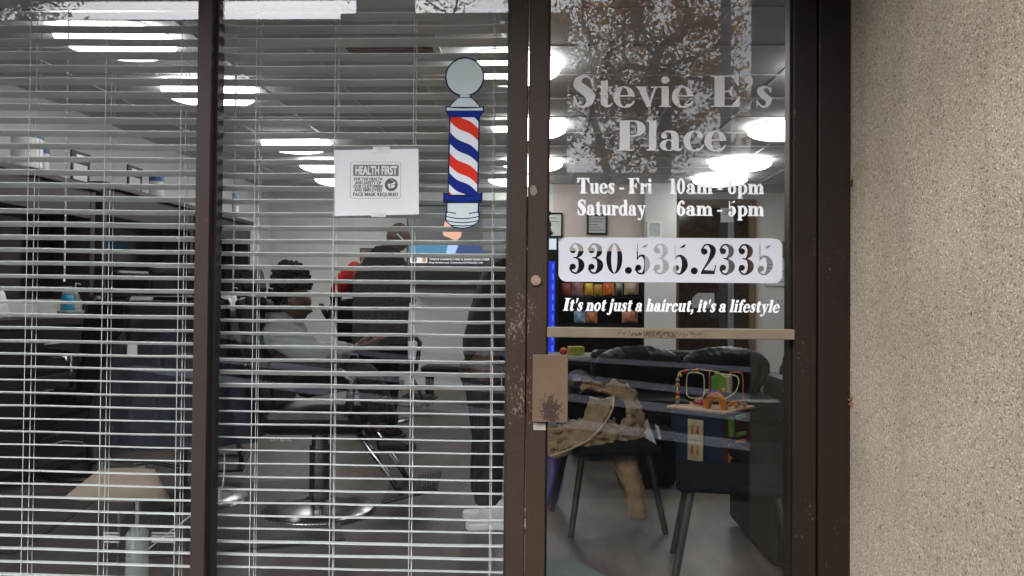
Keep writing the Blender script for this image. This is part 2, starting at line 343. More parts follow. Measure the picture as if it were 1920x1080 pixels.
def d_rrect(X, Y, x0, y0, x1, y1, r):
    qx = np.abs(X-(x0+x1)/2)-(x1-x0)/2+r; qy = np.abs(Y-(y0+y1)/2)-(y1-y0)/2+r
    return np.minimum(np.maximum(qx, qy), 0)+np.hypot(np.maximum(qx, 0), np.maximum(qy, 0))-r
def d_circ(X, Y, x, y, r): return np.hypot(X-x, Y-y)-r
def d_ell(X, Y, x, y, a, b): return (np.hypot((X-x)/a, (Y-y)/b)-1)*min(a, b)
def d_ring(X, Y, x, y, a, b, ta, tb): return np.maximum(d_ell(X, Y, x, y, a, b), -d_ell(X, Y, x, y, a-ta, b-tb))
def d_poly(X, Y, pts):
    d = None; n = len(pts); A = sum(pts[i][0]*pts[(i+1) % n][1]-pts[(i+1) % n][0]*pts[i][1] for i in range(n)); s = 1 if A > 0 else -1
    for i in range(n):      # convex
        (x0, y0), (x1, y1) = pts[i], pts[(i+1) % n]; l = math.hypot(x1-x0, y1-y0)
        q = s*((X-x0)*(y1-y0)-(Y-y0)*(x1-x0))/l; d = q if d is None else np.maximum(d, q)
    return d
def d_stroke(X, Y, pts, n=14):
    P = np.array(pts, float); P = np.vstack([2*P[0]-P[1], P, 2*P[-1]-P[-2]]); d = np.full(X.shape, 9.)
    for i in range(1, len(P)-2):
        for t in np.linspace(0, 1, n, endpoint=(i == len(P)-3)):
            a, b, c, e = P[i-1], P[i], P[i+1], P[i+2]
            q = .5*(2*b+(c-a)*t+(2*a-5*b+4*c-e)*t*t+(3*b-a-3*c+e)*t**3)
            d = np.minimum(d, np.hypot(X-q[0], Y-q[1])-max(.012, q[2]))
    return d
def mn(*a):
    r = a[0]
    for q in a[1:]: r = np.minimum(r, q)
    return r
H = .04; XH = .655
def feet(X, Y, x0, x1, y=0): return d_rect(X, Y, x0, y, x1, y+H)
def v_(X, Y):
    return mn(d_poly(X, Y, [(.04, .64), (.27, .64), (.44, .0), (.32, 0)]), d_poly(X, Y, [(.33, 0), (.40, 0), (.59, .64), (.53, .64)]), feet(X, Y, 0, .33, XH-H), feet(X, Y, .43, .68, XH-H))
def n_(X, Y, x=0): return mn(d_stroke(X, Y, [(x+.25, .45, .02), (x+.34, .6, .03), (x+.45, .58, .065), (x+.53, .44, .1)]), d_rect(X, Y, x+.43, 0, x+.63, .46), feet(X, Y, x+.37, x+.70))
def stem(X, Y, h=XH, y=0): return mn(d_rect(X, Y, .07, y, .27, h), feet(X, Y, 0, .2, h-H), feet(X, Y, 0, .34, y))
def capstem(X, Y): return mn(d_rect(X, Y, .1, 0, .38, 1), feet(X, Y, 0, .5, .96), feet(X, Y, 0, .5))
def G_F(X, Y): return mn(capstem(X, Y), d_rect(X, Y, .3, .96, .78, 1), d_poly(X, Y, [(.78, 1), (.78, .68), (.745, .68), (.56, .97)]), d_rect(X, Y, .3, .48, .58, .52), d_poly(X, Y, [(.6, .34), (.6, .66), (.57, .66), (.47, .5), (.57, .34)]))
def G_E(X, Y): return mn(G_F(X, Y), d_rect(X, Y, .3, 0, .8, H), d_poly(X, Y, [(.8, 0), (.82, .34), (.785, .34), (.56, .03)]))
def d_cut(a, b): return np.maximum(a, -b)
GL = {
 'o': (.62, lambda X, Y: d_ring(X, Y, .3, .32, .3, .345, .185, .045)),
 'e': (.62, lambda X, Y: mn(d_cut(d_ring(X, Y, .3, .32, .3, .345, .185, .045), d_rect(X, Y, .33, .1, .8, .33)), d_rect(X, Y, .14, .33, .585, .375), d_stroke(X, Y, [(.3, .0, .025), (.42, .02, .035), (.52, .09, .028), (.575, .19, .02)]))),
 'c': (.58, lambda X, Y: mn(d_cut(d_ring(X, Y, .3, .32, .3, .345, .185, .045), d_rect(X, Y, .35, .08, .8, .56)), d_circ(X, Y, .46, .49, .085), d_stroke(X, Y, [(.3, .0, .025), (.42, .02, .035), (.5, .09, .028), (.555, .19, .02)]))),
 'a': (.66, lambda X, Y: mn(d_rect(X, Y, .33, .1, .53, .46), d_circ(X, Y, .13, .48, .085), d_stroke(X, Y, [(.07, .53, .03), (.17, .62, .03), (.3, .63, .035), (.4, .56, .08), (.43, .46, .1)]), np.maximum(d_ring(X, Y, .26, .18, .25, .19, .16, .035), X-.4), d_stroke(X, Y, [(.43, .12, .1), (.48, .05, .06), (.56, .03, .03), (.62, .1, .018)]))),
 'n': (.71, lambda X, Y: mn(stem(X, Y), n_(X, Y))),
 'm': (1.07, lambda X, Y: mn(stem(X, Y), n_(X, Y), n_(X, Y, .36))),
 'h': (.71, lambda X, Y: mn(stem(X, Y, 1), n_(X, Y))),
 'u': (.72, lambda X, Y: mn(d_rect(X, Y, .07, .18, .27, XH), feet(X, Y, 0, .2, XH-H), d_stroke(X, Y, [(.17, .2, .1), (.21, .07, .07), (.31, .02, .03), (.45, .12, .02)]), d_rect(X, Y, .43, 0, .63, XH), feet(X, Y, .36, .5, XH-H), feet(X, Y, .5, .71))),
 'r': (.54, lambda X, Y: mn(stem(X, Y), d_circ(X, Y, .44, .53, .095), d_stroke(X, Y, [(.25, .45, .02), (.33, .58, .028), (.44, .6, .04)]))),
 'i': (.36, lambda X, Y: mn(stem(X, Y), d_circ(X, Y, .17, .86, .115))),
 'j': (.36, lambda X, Y: mn(d_rect(X, Y, .07, -.12, .27, XH), feet(X, Y, 0, .2, XH-H), d_circ(X, Y, .17, .86, .115), d_stroke(X, Y, [(.17, -.1, .1), (.12, -.24, .05), (0, -.29, .025), (-.07, -.22, .05)]))),
 'l': (.36, lambda X, Y: stem(X, Y, 1)),
 'd': (.71, lambda X, Y: mn(np.maximum(d_ring(X, Y, .3, .32, .3, .345, .185, .045), X-.45), d_rect(X, Y, .42, 0, .62, 1), feet(X, Y, .33, .5, .96), feet(X, Y, .5, .70))),
 'p': (.68, lambda X, Y: mn(stem(X, Y, XH, -.3), np.maximum(d_ring(X, Y, .35, .32, .3, .345, .185, .045), .2-X))),
 't': (.46, lambda X, Y: mn(d_rect(X, Y, .1, .12, .3, .84), d_poly(X, Y, [(.3, .88), (.3, .8), (.1, .8)]), feet(X, Y, 0, .43, XH-H), d_stroke(X, Y, [(.2, .14, .1), (.25, .05, .06), (.35, .03, .03), (.43, .12, .018)]))),
 'f': (.44, lambda X, Y: mn(d_rect(X, Y, .1, 0, .3, .8), feet(X, Y, 0, .4), feet(X, Y, 0, .43, XH-H), d_stroke(X, Y, [(.2, .78, .1), (.24, .92, .06), (.35, .985, .03), (.44, .95, .03)]), d_circ(X, Y, .45, .89, .08))),
 'v': (.66, v_),
 'y': (.66, lambda X, Y: mn(v_(X, Y), d_stroke(X, Y, [(.37, .04, .035), (.3, -.18, .03), (.2, -.28, .028), (.1, -.24, .06)]))),
 's': (.5, lambda X, Y: mn(d_stroke(X, Y, [(.42, .47, .018), (.36, .61, .025), (.23, .635, .04), (.12, .52, .08), (.22, .37, .1), (.36, .22, .09), (.32, .04, .045), (.18, .015, .03), (.05, .17, .018)]), d_rect(X, Y, .405, .44, .44, .64), d_rect(X, Y, .03, .01, .065, .22))),
 'S': (.70, lambda X, Y: mn(d_stroke(X, Y, [(.57, .68, .02), (.5, .91, .03), (.34, .985, .035), (.17, .86, .09), (.17, .69, .13), (.35, .53, .15), (.5, .36, .14), (.48, .14, .09), (.33, .015, .035), (.15, .08, .03), (.06, .33, .02)]), d_rect(X, Y, .555, .66, .595, 1), d_rect(X, Y, .035, 0, .075, .36))),
 'E': (.90, G_E), 'F': (.83, G_F),
 'P': (.84, lambda X, Y: mn(capstem(X, Y), d_rect(X, Y, .3, .96, .55, 1), d_rect(X, Y, .3, .47, .55, .51), np.maximum(d_ring(X, Y, .5, .735, .31, .265, .22, .04), .5-X))),
 'T': (.90, lambda X, Y: mn(d_rect(X, Y, .30, 0, .58, 1), feet(X, Y, .18, .70), d_rect(X, Y, .0, .96, .88, 1), d_poly(X, Y, [(0, 1), (0, .68), (.035, .68), (.22, .97)]), d_poly(X, Y, [(.88, 1), (.88, .68), (.845, .68), (.66, .97)]))),
 'I': (.52, capstem),
 '0': (.61, lambda X, Y: d_ring(X, Y, .27, .5, .26, .51, .16, .035)),
 '1': (.5, lambda X, Y: mn(d_rect(X, Y, .15, 0, .35, 1), feet(X, Y, .03, .47), feet(X, Y, .03, .2, .9))),
 '2': (.6, lambda X, Y: mn(d_circ(X, Y, .14, .75, .105), d_stroke(X, Y, [(.05, .79, .03), (.14, .95, .028), (.27, .985, .032), (.41, .85, .085), (.4, .67, .085), (.28, .42, .05), (.12, .17, .03), (.05, .04, .025)]), d_poly(X, Y, [(.03, 0), (.47, 0), (.47, .12), (.1, .14)]), d_poly(X, Y, [(.43, 0), (.47, 0), (.52, .3), (.485, .3)]))),
 '3': (.61, lambda X, Y: mn(d_circ(X, Y, .14, .77, .1), d_stroke(X, Y, [(.05, .82, .03), (.14, .96, .028), (.26, .985, .032), (.39, .86, .08), (.39, .68, .08), (.28, .54, .025), (.17, .525, .02)]), d_stroke(X, Y, [(.2, .525, .02), (.32, .48, .035), (.41, .35, .09), (.41, .18, .09), (.28, .015, .035), (.14, .03, .03), (.05, .16, .03)]), d_circ(X, Y, .14, .22, .1))),
 '5': (.61, lambda X, Y: mn(d_poly(X, Y, [(.09, .86), (.4, .88), (.48, 1.02), (.45, 1.02), (.4, .985), (.09, .985)]), d_rect(X, Y, .09, .46, .125, .98), d_stroke(X, Y, [(.11, .5, .02), (.2, .6, .03), (.32, .58, .05), (.41, .42, .09), (.41, .22, .09), (.29, .015, .035), (.15, .02, .03), (.05, .14, .03)]), d_circ(X, Y, .14, .2, .1))),
 '6': (.61, lambda X, Y: mn(d_ring(X, Y, .28, .3, .26, .31, .16, .035), d_stroke(X, Y, [(.1, .33, .08), (.12, .6, .09), (.22, .88, .05), (.35, .985, .028), (.44, .91, .04)]), d_circ(X, Y, .43, .85, .08))),
 '.': (.30, lambda X, Y: d_circ(X, Y, .12, .105, .115)),
 ',': (.28, lambda X, Y: mn(d_circ(X, Y, .11, .1, .1), d_stroke(X, Y, [(.15, .08, .06), (.16, -.06, .045), (.06, -.2, .02)]))),
 '\u2019': (.34, lambda X, Y: mn(d_circ(X, Y, .14, .87, .12), d_stroke(X, Y, [(.19, .88, .07), (.2, .72, .05), (.07, .55, .02)]))),
 "'": (.25, lambda X, Y: d_stroke(X, Y, [(.12, .93, .075), (.11, .64, .02)])),
 '-': (.44, lambda X, Y: d_rect(X, Y, .04, .27, .36, .375)),
 ' ': (.30, None)}
def text_faces(txt, cell=1/46., shear=0, spaces=None, track=0, grow=0):
    """(verts, faces, width) in cap-height units"""
    V, Fc = [], []; x = 0; si = 0
    for ch in txt:
        adv, fn = GL[ch]
        if fn is None: x += (spaces[si] if spaces else adv); si += 1; continue
        xs = np.arange(-.14, adv+.16, cell); ys = np.arange(-.36, 1.06, cell); X, Y = np.meshgrid(xs, ys)
        v, f = marching(fn(X, Y)-grow, xs, ys); o = len(V)
        V += [(q[0]+x+shear*q[1], q[1]) for q in v]; Fc += [[i+o for i in p] for p in f]; x += adv+track
    return V, Fc, x
def flat_mesh(name, V, Fc, mapf, mt, parent):
    me = bpy.data.meshes.new(name); me.from_pydata([mapf(*q) for q in V], [], Fc); me.update()
    return link_mesh(name, me, mt, parent)
def door_text(name, txt, px0, px1, base, cap, mt, parent, y=-.0012, shear=0, spaces=None, track=0, grow=0):
    V, Fc, W = text_faces(txt, shear=shear, spaces=spaces, track=track, grow=grow)
    a = aty(px0, base, y); b = aty(px1, base, y); h = aty(px0, cap, y).z-a.z; z0 = aty((px0+px1)/2, base, y).z
    xs = [q[0] for q in V]; lo, hi = min(xs), max(xs); k = (b.x-a.x)/(hi-lo)
    return flat_mesh(name, V, Fc, lambda u, v: (a.x+(u-lo)*k, y, z0+v*h), mt, parent)
def font_text(name, txt, c, size, mt, parent, wx=None, bold=0, align='CENTER', plane='XZ', emis=None, rot=None):
    """built-in sans lettering, converted to a mesh facing -Y; c is its centre on the baseline"""
    cu = bpy.data.curves.new(name, 'FONT'); cu.body = txt; cu.size = size; cu.align_x = align; cu.offset = bold; cu.resolution_u = 3
    o = bpy.data.objects.new(name, cu); COL.objects.link(o); dg = bpy.context.evaluated_depsgraph_get(); dg.update()
    me = bpy.data.meshes.new_from_object(o.evaluated_get(dg)); bpy.data.objects.remove(o); bpy.data.curves.remove(cu)
    xs = [v.co.x for v in me.vertices]; k = wx/(max(xs)-min(xs)) if wx else 1
    c = Vector(c)
    for v in me.vertices:
        p = Vector((v.co.x*k, 0, v.co.y))
        if rot: p = rot @ p
        v.co = c+p
    me.materials.clear(); return link_mesh(name, me, mt, parent)

# ------------------------------------------------------------------ skin figures
def skin_bm(chains, root=None, sub_=2, split=False):
    """chains: list of lists of (x,y,z,r); points closer than 1 mm are shared"""
    pts, rad, edges, roots = [], [], [], []
    def idx(p):
        if split: pts.append(Vector(p[:3])); rad.append(p[3] if isinstance(p[3], tuple) and len(p[3]) == 2 else ((p[3][0],)*2 if isinstance(p[3], tuple) else (p[3], p[3]))); return len(pts)-1
        for i, q in enumerate(pts):
            if (q-Vector(p[:3])).length < .001: return i
        pts.append(Vector(p[:3])); rad.append(p[3] if isinstance(p[3], tuple) else (p[3], p[3])); return len(pts)-1
    for ch in chains:
        ii = [idx(p) for p in ch]; roots.append(ii[0]); edges += [(a, b) for a, b in zip(ii, ii[1:])]
    me = bpy.data.meshes.new('sk'); me.from_pydata(pts, edges, []); o = bpy.data.objects.new('sk', me); COL.objects.link(o)
    m = o.modifiers.new('skin', 'SKIN'); m.use_smooth_shade = True; m.branch_smoothing = .6
    for i, r in enumerate(rad): me.skin_vertices[0].data[i].radius = r
    for i in (roots if split else [0]): me.skin_vertices[0].data[i].use_root = True
    s = o.modifiers.new('ss', 'SUBSURF'); s.levels = s.render_levels = sub_
    dg = bpy.context.evaluated_depsgraph_get(); dg.update()
    out = bpy.data.meshes.new_from_object(o.evaluated_get(dg)); bpy.data.objects.remove(o)
    bm = bmesh.new(); bm.from_mesh(out); bpy.data.meshes.remove(out); bpy.data.meshes.remove(me); return bm
def head_bm(bm, c, fwd, up, s=1.0):
    """a head with brow, eye hollows, nose, lips, chin and ears; c is its centre"""
    c = Vector(c); f = Vector(fwd).normalized(); u = Vector(up); u = (u-f*u.dot(f)).normalized(); l = u.cross(f)
    n0 = len(bm.verts); r = bmesh.ops.create_uvsphere(bm, u_segments=40, v_segments=28, radius=1)
    g = lambda x, m, w_: math.exp(-((x-m)/w_)**2)
    for v in r['verts']:
        x, y, z = v.co; fx = max(0, x)
        X = .098*x; Y = .076*y; Z = .118*z
        if z < -.1: Y *= 1-.28*(-z-.1); X *= 1-.12*(-z-.1)*(1 if x < 0 else .3)
        if x > 0:
            X += .024*g(z, -.12, .14)*g(y, 0, .2)*fx**2          # nose
            X += .006*g(z, .28, .12)*fx                          # brow
            X -= .011*g(z, .1, .12)*g(abs(y), .38, .18)*fx       # eyes
            X += .008*g(z, -.47, .07)*g(y, 0, .3)*fx+.007*g(z, -.62, .06)*g(y, 0, .28)*fx  # lips
            X += .013*g(z, -.88, .16)*g(y, 0, .4)                # chin
        v.co = c+s*(f*X+l*Y+u*Z)
    for sg in (-1, 1):
        e = bmesh.ops.create_uvsphere(bm, u_segments=10, v_segments=8, radius=1)
        for v in e['verts']:
            x, y, z = v.co; v.co = c+s*(f*(.022*x-.012)+l*(sg*(.077+.010*y))+u*(.034*z-.008))
    return bm
def hand_chains(w, fwd, palm, curl=.6, side=1):
    """palm and five bent fingers from the wrist w along fwd; palm is the direction the palm faces"""
    w = Vector(w); f = Vector(fwd).normalized(); p = Vector(palm); p = (p-f*p.dot(f)).normalized(); s = f.cross(p)*side
    out = []
    base = (w.x, w.y, w.z, .024)
    for k, (off, ln) in enumerate(((-.030, .066), (-.010, .078), (.010, .073), (.030, .058))):
        q = w+f*.085+s*off; a1, a2 = curl*.6, curl*1.5
        k1 = q+(f*math.cos(a1)+p*math.sin(a1))*ln*.5; k2 = k1+(f*math.cos(a2)+p*math.sin(a2))*ln*.3; k3 = k2+(f*math.cos(a2+.5)+p*math.sin(a2+.5))*ln*.25
        out.append([tuple(w+f*.03+s*off*.7)+(.014,), tuple(q)+(.011,), tuple(k1)+(.0092,), tuple(k2)+(.0085,), tuple(k3)+(.007,)])
    t0 = w+f*.02-s*.022; t1 = w+f*.055-s*.052+p*.015; t2 = w+f*.085-s*.05+p*.035
    out.append([tuple(t0)+(.014,), tuple(t1)+(.0105,), tuple(t2)+(.008,)])
    out.append([base, tuple(w+f*.05)+((.034, .015),), tuple(w+f*.085)+((.034, .013),)])
    return out
def add_chain_meshes(bm, chains, sub_=1):
    b = skin_bm(chains, sub_=sub_, split=True); me = bpy.data.meshes.new('x'); b.to_mesh(me); b.free(); bm.from_mesh(me); bpy.data.meshes.remove(me)
    return bm
def bm_obj(name, bm, mt, parent=None, smooth=True):
    me = bpy.data.meshes.new(name); bm.to_mesh(me); bm.free(); return link_mesh(name, me, mt, parent, smooth)

# ================================================================== SETTING
CEIL = 2.69; YB = 8.35; XL, XR = -3.85, 4.4; WX = .985; WEND = -1.1
def setting(o): o['kind'] = 'structure'; return o
def gz(y):       # street level: flat in front of the shop, then rising gently away from it
    d = -y; return 0 if d < 3.5 else (min(d, 14)-3.5)*.08
m = MB(); ys = [.2, -3.5, -5, -8, -11, -14, -20, -60, -400]
for a, b in zip(ys, ys[1:]): m.poly([(-400, a, gz(a)-.012), (400, a, gz(a)-.012), (400, b, gz(b)-.012), (-400, b, gz(b)-.012)])
setting(m.build('ground', MT['asphalt']))
m = MB(); m.box((-12, -2.0, -.01), (12, -.05, .0)); setting(m.build('sidewalk', mat('dark_paving', (.17, .16, .15), 1.0, spec=0, var=.2, scale=10, bump=.2)))
m = MB(); m.box((XL-.1, .1, -.1), (XR+.1, YB+.1, 0)); m.box((-2.62, -.05, -.1), (WX, .1, 0)); setting(m.build('floor', MT['floor']))
ce = setting(MB().box((XL-.1, .12, CEIL), (XR+.1, YB+.1, CEIL+.1)).build('ceiling', MT['ceiling']))
m = MB()
for k in range(-4, 12):
    x = -2.045+.61*k
    if XL < x < XR: m.box((x-.012, .13, CEIL-.006), (x+.012, YB, CEIL-.0005))
for k in range(-2, 12):
    y = 1.515+.598*k
    if .2 < y < YB: m.box((XL, y-.012, CEIL-.008), (XR, y+.012, CEIL-.0025))
m.build('ceiling_grid', MT['tbar'], ce)
setting(MB().box((XL-.1, .1, 0), (XL, YB, CEIL)).build('left_wall', MT['wall']))
setting(MB().box((XR, .3, 0), (XR+.1, YB, CEIL)).build('right_wall', MT['wall']))
setting(MB().box((XL-.1, YB, 0), (XR+.1, YB+.12, CEIL)).build('back_wall', MT['wall']))
setting(MB().box((-1.77, 7.62, 0), (.18, 7.80, CEIL)).build('partition_wall', MT['wall']))
setting(MB().box((.18, 7.615, 0), (1.375, 7.795, CEIL)).build('pink_wall', MT['wall_pink']))
setting(MB().box((1.375, 7.50, 0), (1.78, 7.81, CEIL)).build('white_column_wall', MT['wall']))
setting(MB().box((XL-.1, -.02, 0), (-2.62, .1, CEIL)).build('front_wall', MT['stucco']))
# outer building: return wall, unseen canopy
sw = MB().box((WX, WEND, -.05), (7, .3, 3.25)).build('stucco_wall', MT['stucco'])
tag(sw, 'beige pebble-dashed concrete wall standing out beside the brown door frame', 'wall')
t = thing('canopy', 'unseen flat canopy, deepened to shade the recessed shop entrance', 'canopy', (0, -.5, 2.95))  # canopy out of view, deepened to keep sky light off the walls
MB().box((-9, -1.85, 2.9), (WX-.003, .1, 2.96)).build('soffit', MT['far'], t)
MB().box((-9, -1.88, 2.88), (7, -1.851, 3.3)).build('fascia_board', MT['fascia'], t)

# ---------------------------------------------------------------- shopfront
FY = -.045
def fx(px, y=FY, py=540): return aty(px, py, y).x
x_ml, x_mr = fx(363.5), fx(390); x_jl, x_jr = fx(953), fx(986.3)
x_sl, x_sr = fx(988.6), fx(1025.5); x_tl, x_tr = fx(1488), fx(1532.3); x_kl, x_kr = fx(1535), WX-.001
sf = thing('storefront_window', 'brown metal framed shop window of two tall panes with white blinds behind', 'shop window', (-1.1, 0, 0))
MB().box((x_ml, FY, .1), (x_mr, .06, 2.6)).build('mullion', MT['frame_pink'], sf, .002)
o = MB().box((x_jl, FY, .1), (x_jr, .06, 2.6)).build('door_post', MT['frame_worn'], sf, .003)
MB().box((x_kl, FY, 0), (x_kr, .09, 2.6)).build('wall_jamb', MT['frame_dark'], sf, .003)
MB().box((-2.62, FY, .1), (-2.56, .06, 2.6)).build('end_mullion', MT['frame_dark'], sf, .002)
m = MB(); m.box((-2.62, FY+.002, .0), (x_jr, .058, .1)); m.build('sill', MT['frame'], sf, .003)
m = MB(); m.box((-2.62, FY+.002, 2.34), (x_jl-.001, .058, 2.42)); m.box((x_jr+.001, FY+.002, 2.34), (x_kl-.001, .058, 2.42)); m.build('head_rail', MT['frame'], sf, .003)
m = MB(); m.box((-2.62, FY+.01, 2.6), (WX-.002, .1, 2.9)); m.build('transom_panel', MT['frame'], sf)
m = MB()   # thin glazing beads and gaskets
for (a, b) in ((x_mr, x_mr+.010), (x_jl-.010, x_jl), (x_ml-.008, x_ml)): m.box((a, -.012, .1), (b, .022, 2.34))
m.build('glazing_gasket', MT['gasket'], sf)
def pane(x0, x1, z0, z1, parent, name='glass_pane'): return MB().box((x0, 0, z0), (x1, .006, z1)).build(name, MT['glass'], parent)
pane(-2.558, x_ml-.0005, .101, 2.339, sf); pane(x_mr+.0005, x_jl-.0005, .101, 2.339, sf)

dr = thing('entrance_door', 'brown metal shop door with full glass and white painted-on shop lettering', 'door', ((x_sl+x_tr)/2, 0, 0))
DY = -.040
MB().box((x_sl, DY, .01), (x_sr, .004+.04, 2.32)).build('lock_stile', MT['frame_worn'], dr, .003)
MB().box((x_tl, DY, .01), (x_tr, .004+.04, 2.32)).build('hinge_stile', MT['frame_dark'], dr, .003)
m = MB(); m.box((x_sr, DY+.001, 2.2), (x_tl, .043, 2.318)); m.build('top_rail', MT['frame_dark'], dr, .002)
m = MB(); m.box((x_sr, DY+.001, .012), (x_tl, .043, .19)); m.build('bottom_rail', MT['frame'], dr, .002)
m = MB()
for a, b in ((x_sr, x_sr+.006), (x_tl-.007, x_tl)): m.box((a, -.022, .19), (b, .026, 2.2))
m.build('glazing_bead', MT['frame_dark'], dr, .001)
pane(x_sr+.0005, x_tl-.0005, .1905, 2.1995, dr)
# push bar across the glass
zb0, zb1 = aty(1250, 634.8, -.06).z, aty(1250, 615.5, -.06).z
m = MB(); m.box((x_sr+.001, -.062, zb0), (x_tl-.001, -.028, zb1)); m.box((x_sr+.001, -.028, zb0+.006), (x_tl-.001, -.0015, zb1-.006))
m.build('push_bar', MT['bar'], dr, .003)
# latch guard plate, strike tab, lock plate, lock cylinder, screw holes
a, b = aty(999, 664.5, -.062), aty(1064, 792, -.062)
MB().box((a.x, -.0635, b.z), (b.x, -.0605, a.z)).build('latch_guard_plate', MT['plate'], dr, .0012)
a, b = aty(1000, 793, -.044), aty(1023, 807, -.044)
MB().box((a.x, -.0425, b.z), (b.x, -.0402, a.z)).build('strike_tab', mat('silver_tab', (.3, .26, .23), .5, .3, .3, 60), dr, .0008)
a, b = aty(991, 478, -.041), aty(1018, 664, -.041)
lp = MB().box((a.x, -.0415, b.z), (b.x, -.0402, a.z)).build('lock_plate', MT['frame_worn'], dr, .0006)
c = aty(1005, 526, -.043)
cyl = MB().lathe([(.0001, -.012), (.0145, -.012), (.0172, -.009), (.0172, .004)], (c.x, -.0405, c.z), 32, 'Y').build('lock_cylinder', mat('aged_brass', (.30, .20, .14), .4, .5, .25, 60), dr)
MB().box((c.x-.0012, -.0532, c.z-.010), (c.x+.0012, -.0528, c.z-.002)).build('keyhole', MT['gasket'], cyl)
m = MB()
for px, py, r in ((1008, 566, .0042), (1005, 578, .0025), (998.5, 593, .0022)):
    q = aty(px, py, -.042); m.lathe([(.0001, -.0005), (r, -.0005), (r, .0005)], (q.x, -.0421, q.z), 14, 'Y')
m.build('screw_hole', MT['gasket'], lp)
c = aty(1000, 357, -.041)
m = MB(); pts = [(c.x+.011*(1+.18*math.sin(3*k+1))*math.cos(k*PI/10), -.0408, c.z+.017*(1+.15*math.cos(2*k))*math.sin(k*PI/10)) for k in range(20)]
m.prism(pts, (0, .0008, 0)); m.build('paint_chip', mat('tan_chip', (.2, .14, .11), .7), dr)
# lettering on the door glass
door_text('shop_name_lettering', "Stevie E\u2019s", 1075, 1447, 200.5, 142, MT['vinyl'], dr, spaces=[.47])
door_text('shop_name_lettering', 'Place', 1155, 1362, 282.5, 226, MT['vinyl'], dr)
door_text('opening_hours_lettering', 'Tues - Fri', 1082, 1223, 362.5, 334, MT['vinyl_white'], dr, grow=.014, spaces=[.26, .26], track=.02)
door_text('opening_hours_lettering', '10am - 6pm', 1255, 1433, 363.5, 335.5, MT['vinyl_white'], dr, grow=.014, spaces=[.26, .26], track=.02)
door_text('opening_hours_lettering', 'Saturday', 1083, 1212, 403.5, 375, MT['vinyl_white'], dr, grow=.014, track=.02)
door_text('opening_hours_lettering', '6am - 5pm', 1269, 1433, 404.5, 376.5, MT['vinyl_white'], dr, grow=.014, spaces=[.26, .26], track=.02)
door_text('slogan_lettering', "It's not just a haircut, it's a lifestyle", 1055, 1462, 584, 561, MT['vinyl_white'], dr, grow=.014, shear=.24, track=.03)
def phone_sticker():
    y = -.0012; A = aty(1047, 528.5, y); B = aty(1467, 446, y); zb = aty(1257, 529.5, y).z; zt = aty(1257, 446, y).z
    cell = .0011; xs = np.arange(A.x-.003, B.x+.004, cell); zs = np.arange(zb-.003, zt+.004, cell); X, Y = np.meshgrid(xs, zs)
    d = d_rrect(X, Y, A.x, zb, B.x, zt, .027)
    t0 = aty(1067.5, 513, y); t1 = aty(1449, 513, y); ch = (513.5-457.5)/(529.5-446)*(zt-zb); z0 = zb+(529.5-513.5)/(529.5-446)*(zt-zb)
    txt = '330.535.2335'; W = sum(GL[c_][0] for c_ in txt)-.12; k = (t1.x-t0.x)/W; x = t0.x-.03*k
    for c_ in txt:
        adv, fn = GL[c_]; sel = (xs > x-.1*k) & (xs < x+(adv+.08)*k)
        U = (X[:, sel]-x)/k; Vv = (Y[:, sel]-z0)/ch
        d[:, sel] = np.maximum(d[:, sel], -fn(U, Vv)*k); x += adv*k
    V, Fc = marching(d, xs, zs); flat_mesh('phone_number_sticker', V, Fc, lambda u, v: (u, y, v), MT['vinyl_bright'], dr)
phone_sticker()

# ---------------------------------------------------------------- venetian blinds
BY0, BY1 = .050, .100
def slat_mb(m, x0, x1, z, tilt, sk, jit):
    yc = (BY0+BY1)/2; h = .025; n = 8; th = .0026
    rows = []
    for k in range(5):
        u = -1+2*k/4; yy = yc+h*u*math.cos(tilt); zz = -h*u*math.sin(tilt)+.0022*(1-u*u)
        rows.append((yy, zz))
    for s in range(n):
        pass
    def P(i, k, up):
        x = x0+(x1-x0)*i/n; sag = -.0012*math.sin(PI*((i/n*3) % 1))
        return (x, rows[k][0], z+rows[k][1]+sk*(x-(x0+x1)/2)+sag+jit*math.sin(i*1.3+z*50)+(th if up else 0))
    G = [[[m.bm.verts.new(P(i, k, up)) for k in range(5)] for i in range(n+1)] for up in (0, 1)]
    for i in range(n):
        for k in range(4):
            for up in (0, 1): m.bm.faces.new((G[up][i][k], G[up][i+1][k], G[up][i+1][k+1], G[up][i][k+1]))
        for k in (0, 4): m.bm.faces.new((G[0][i][k], G[0][i+1][k], G[1][i+1][k], G[1][i][k]))
    for i in (0, n):
        for k in range(4): m.bm.faces.new((G[0][i][k], G[0][i][k+1], G[1][i][k+1], G[1][i][k]))
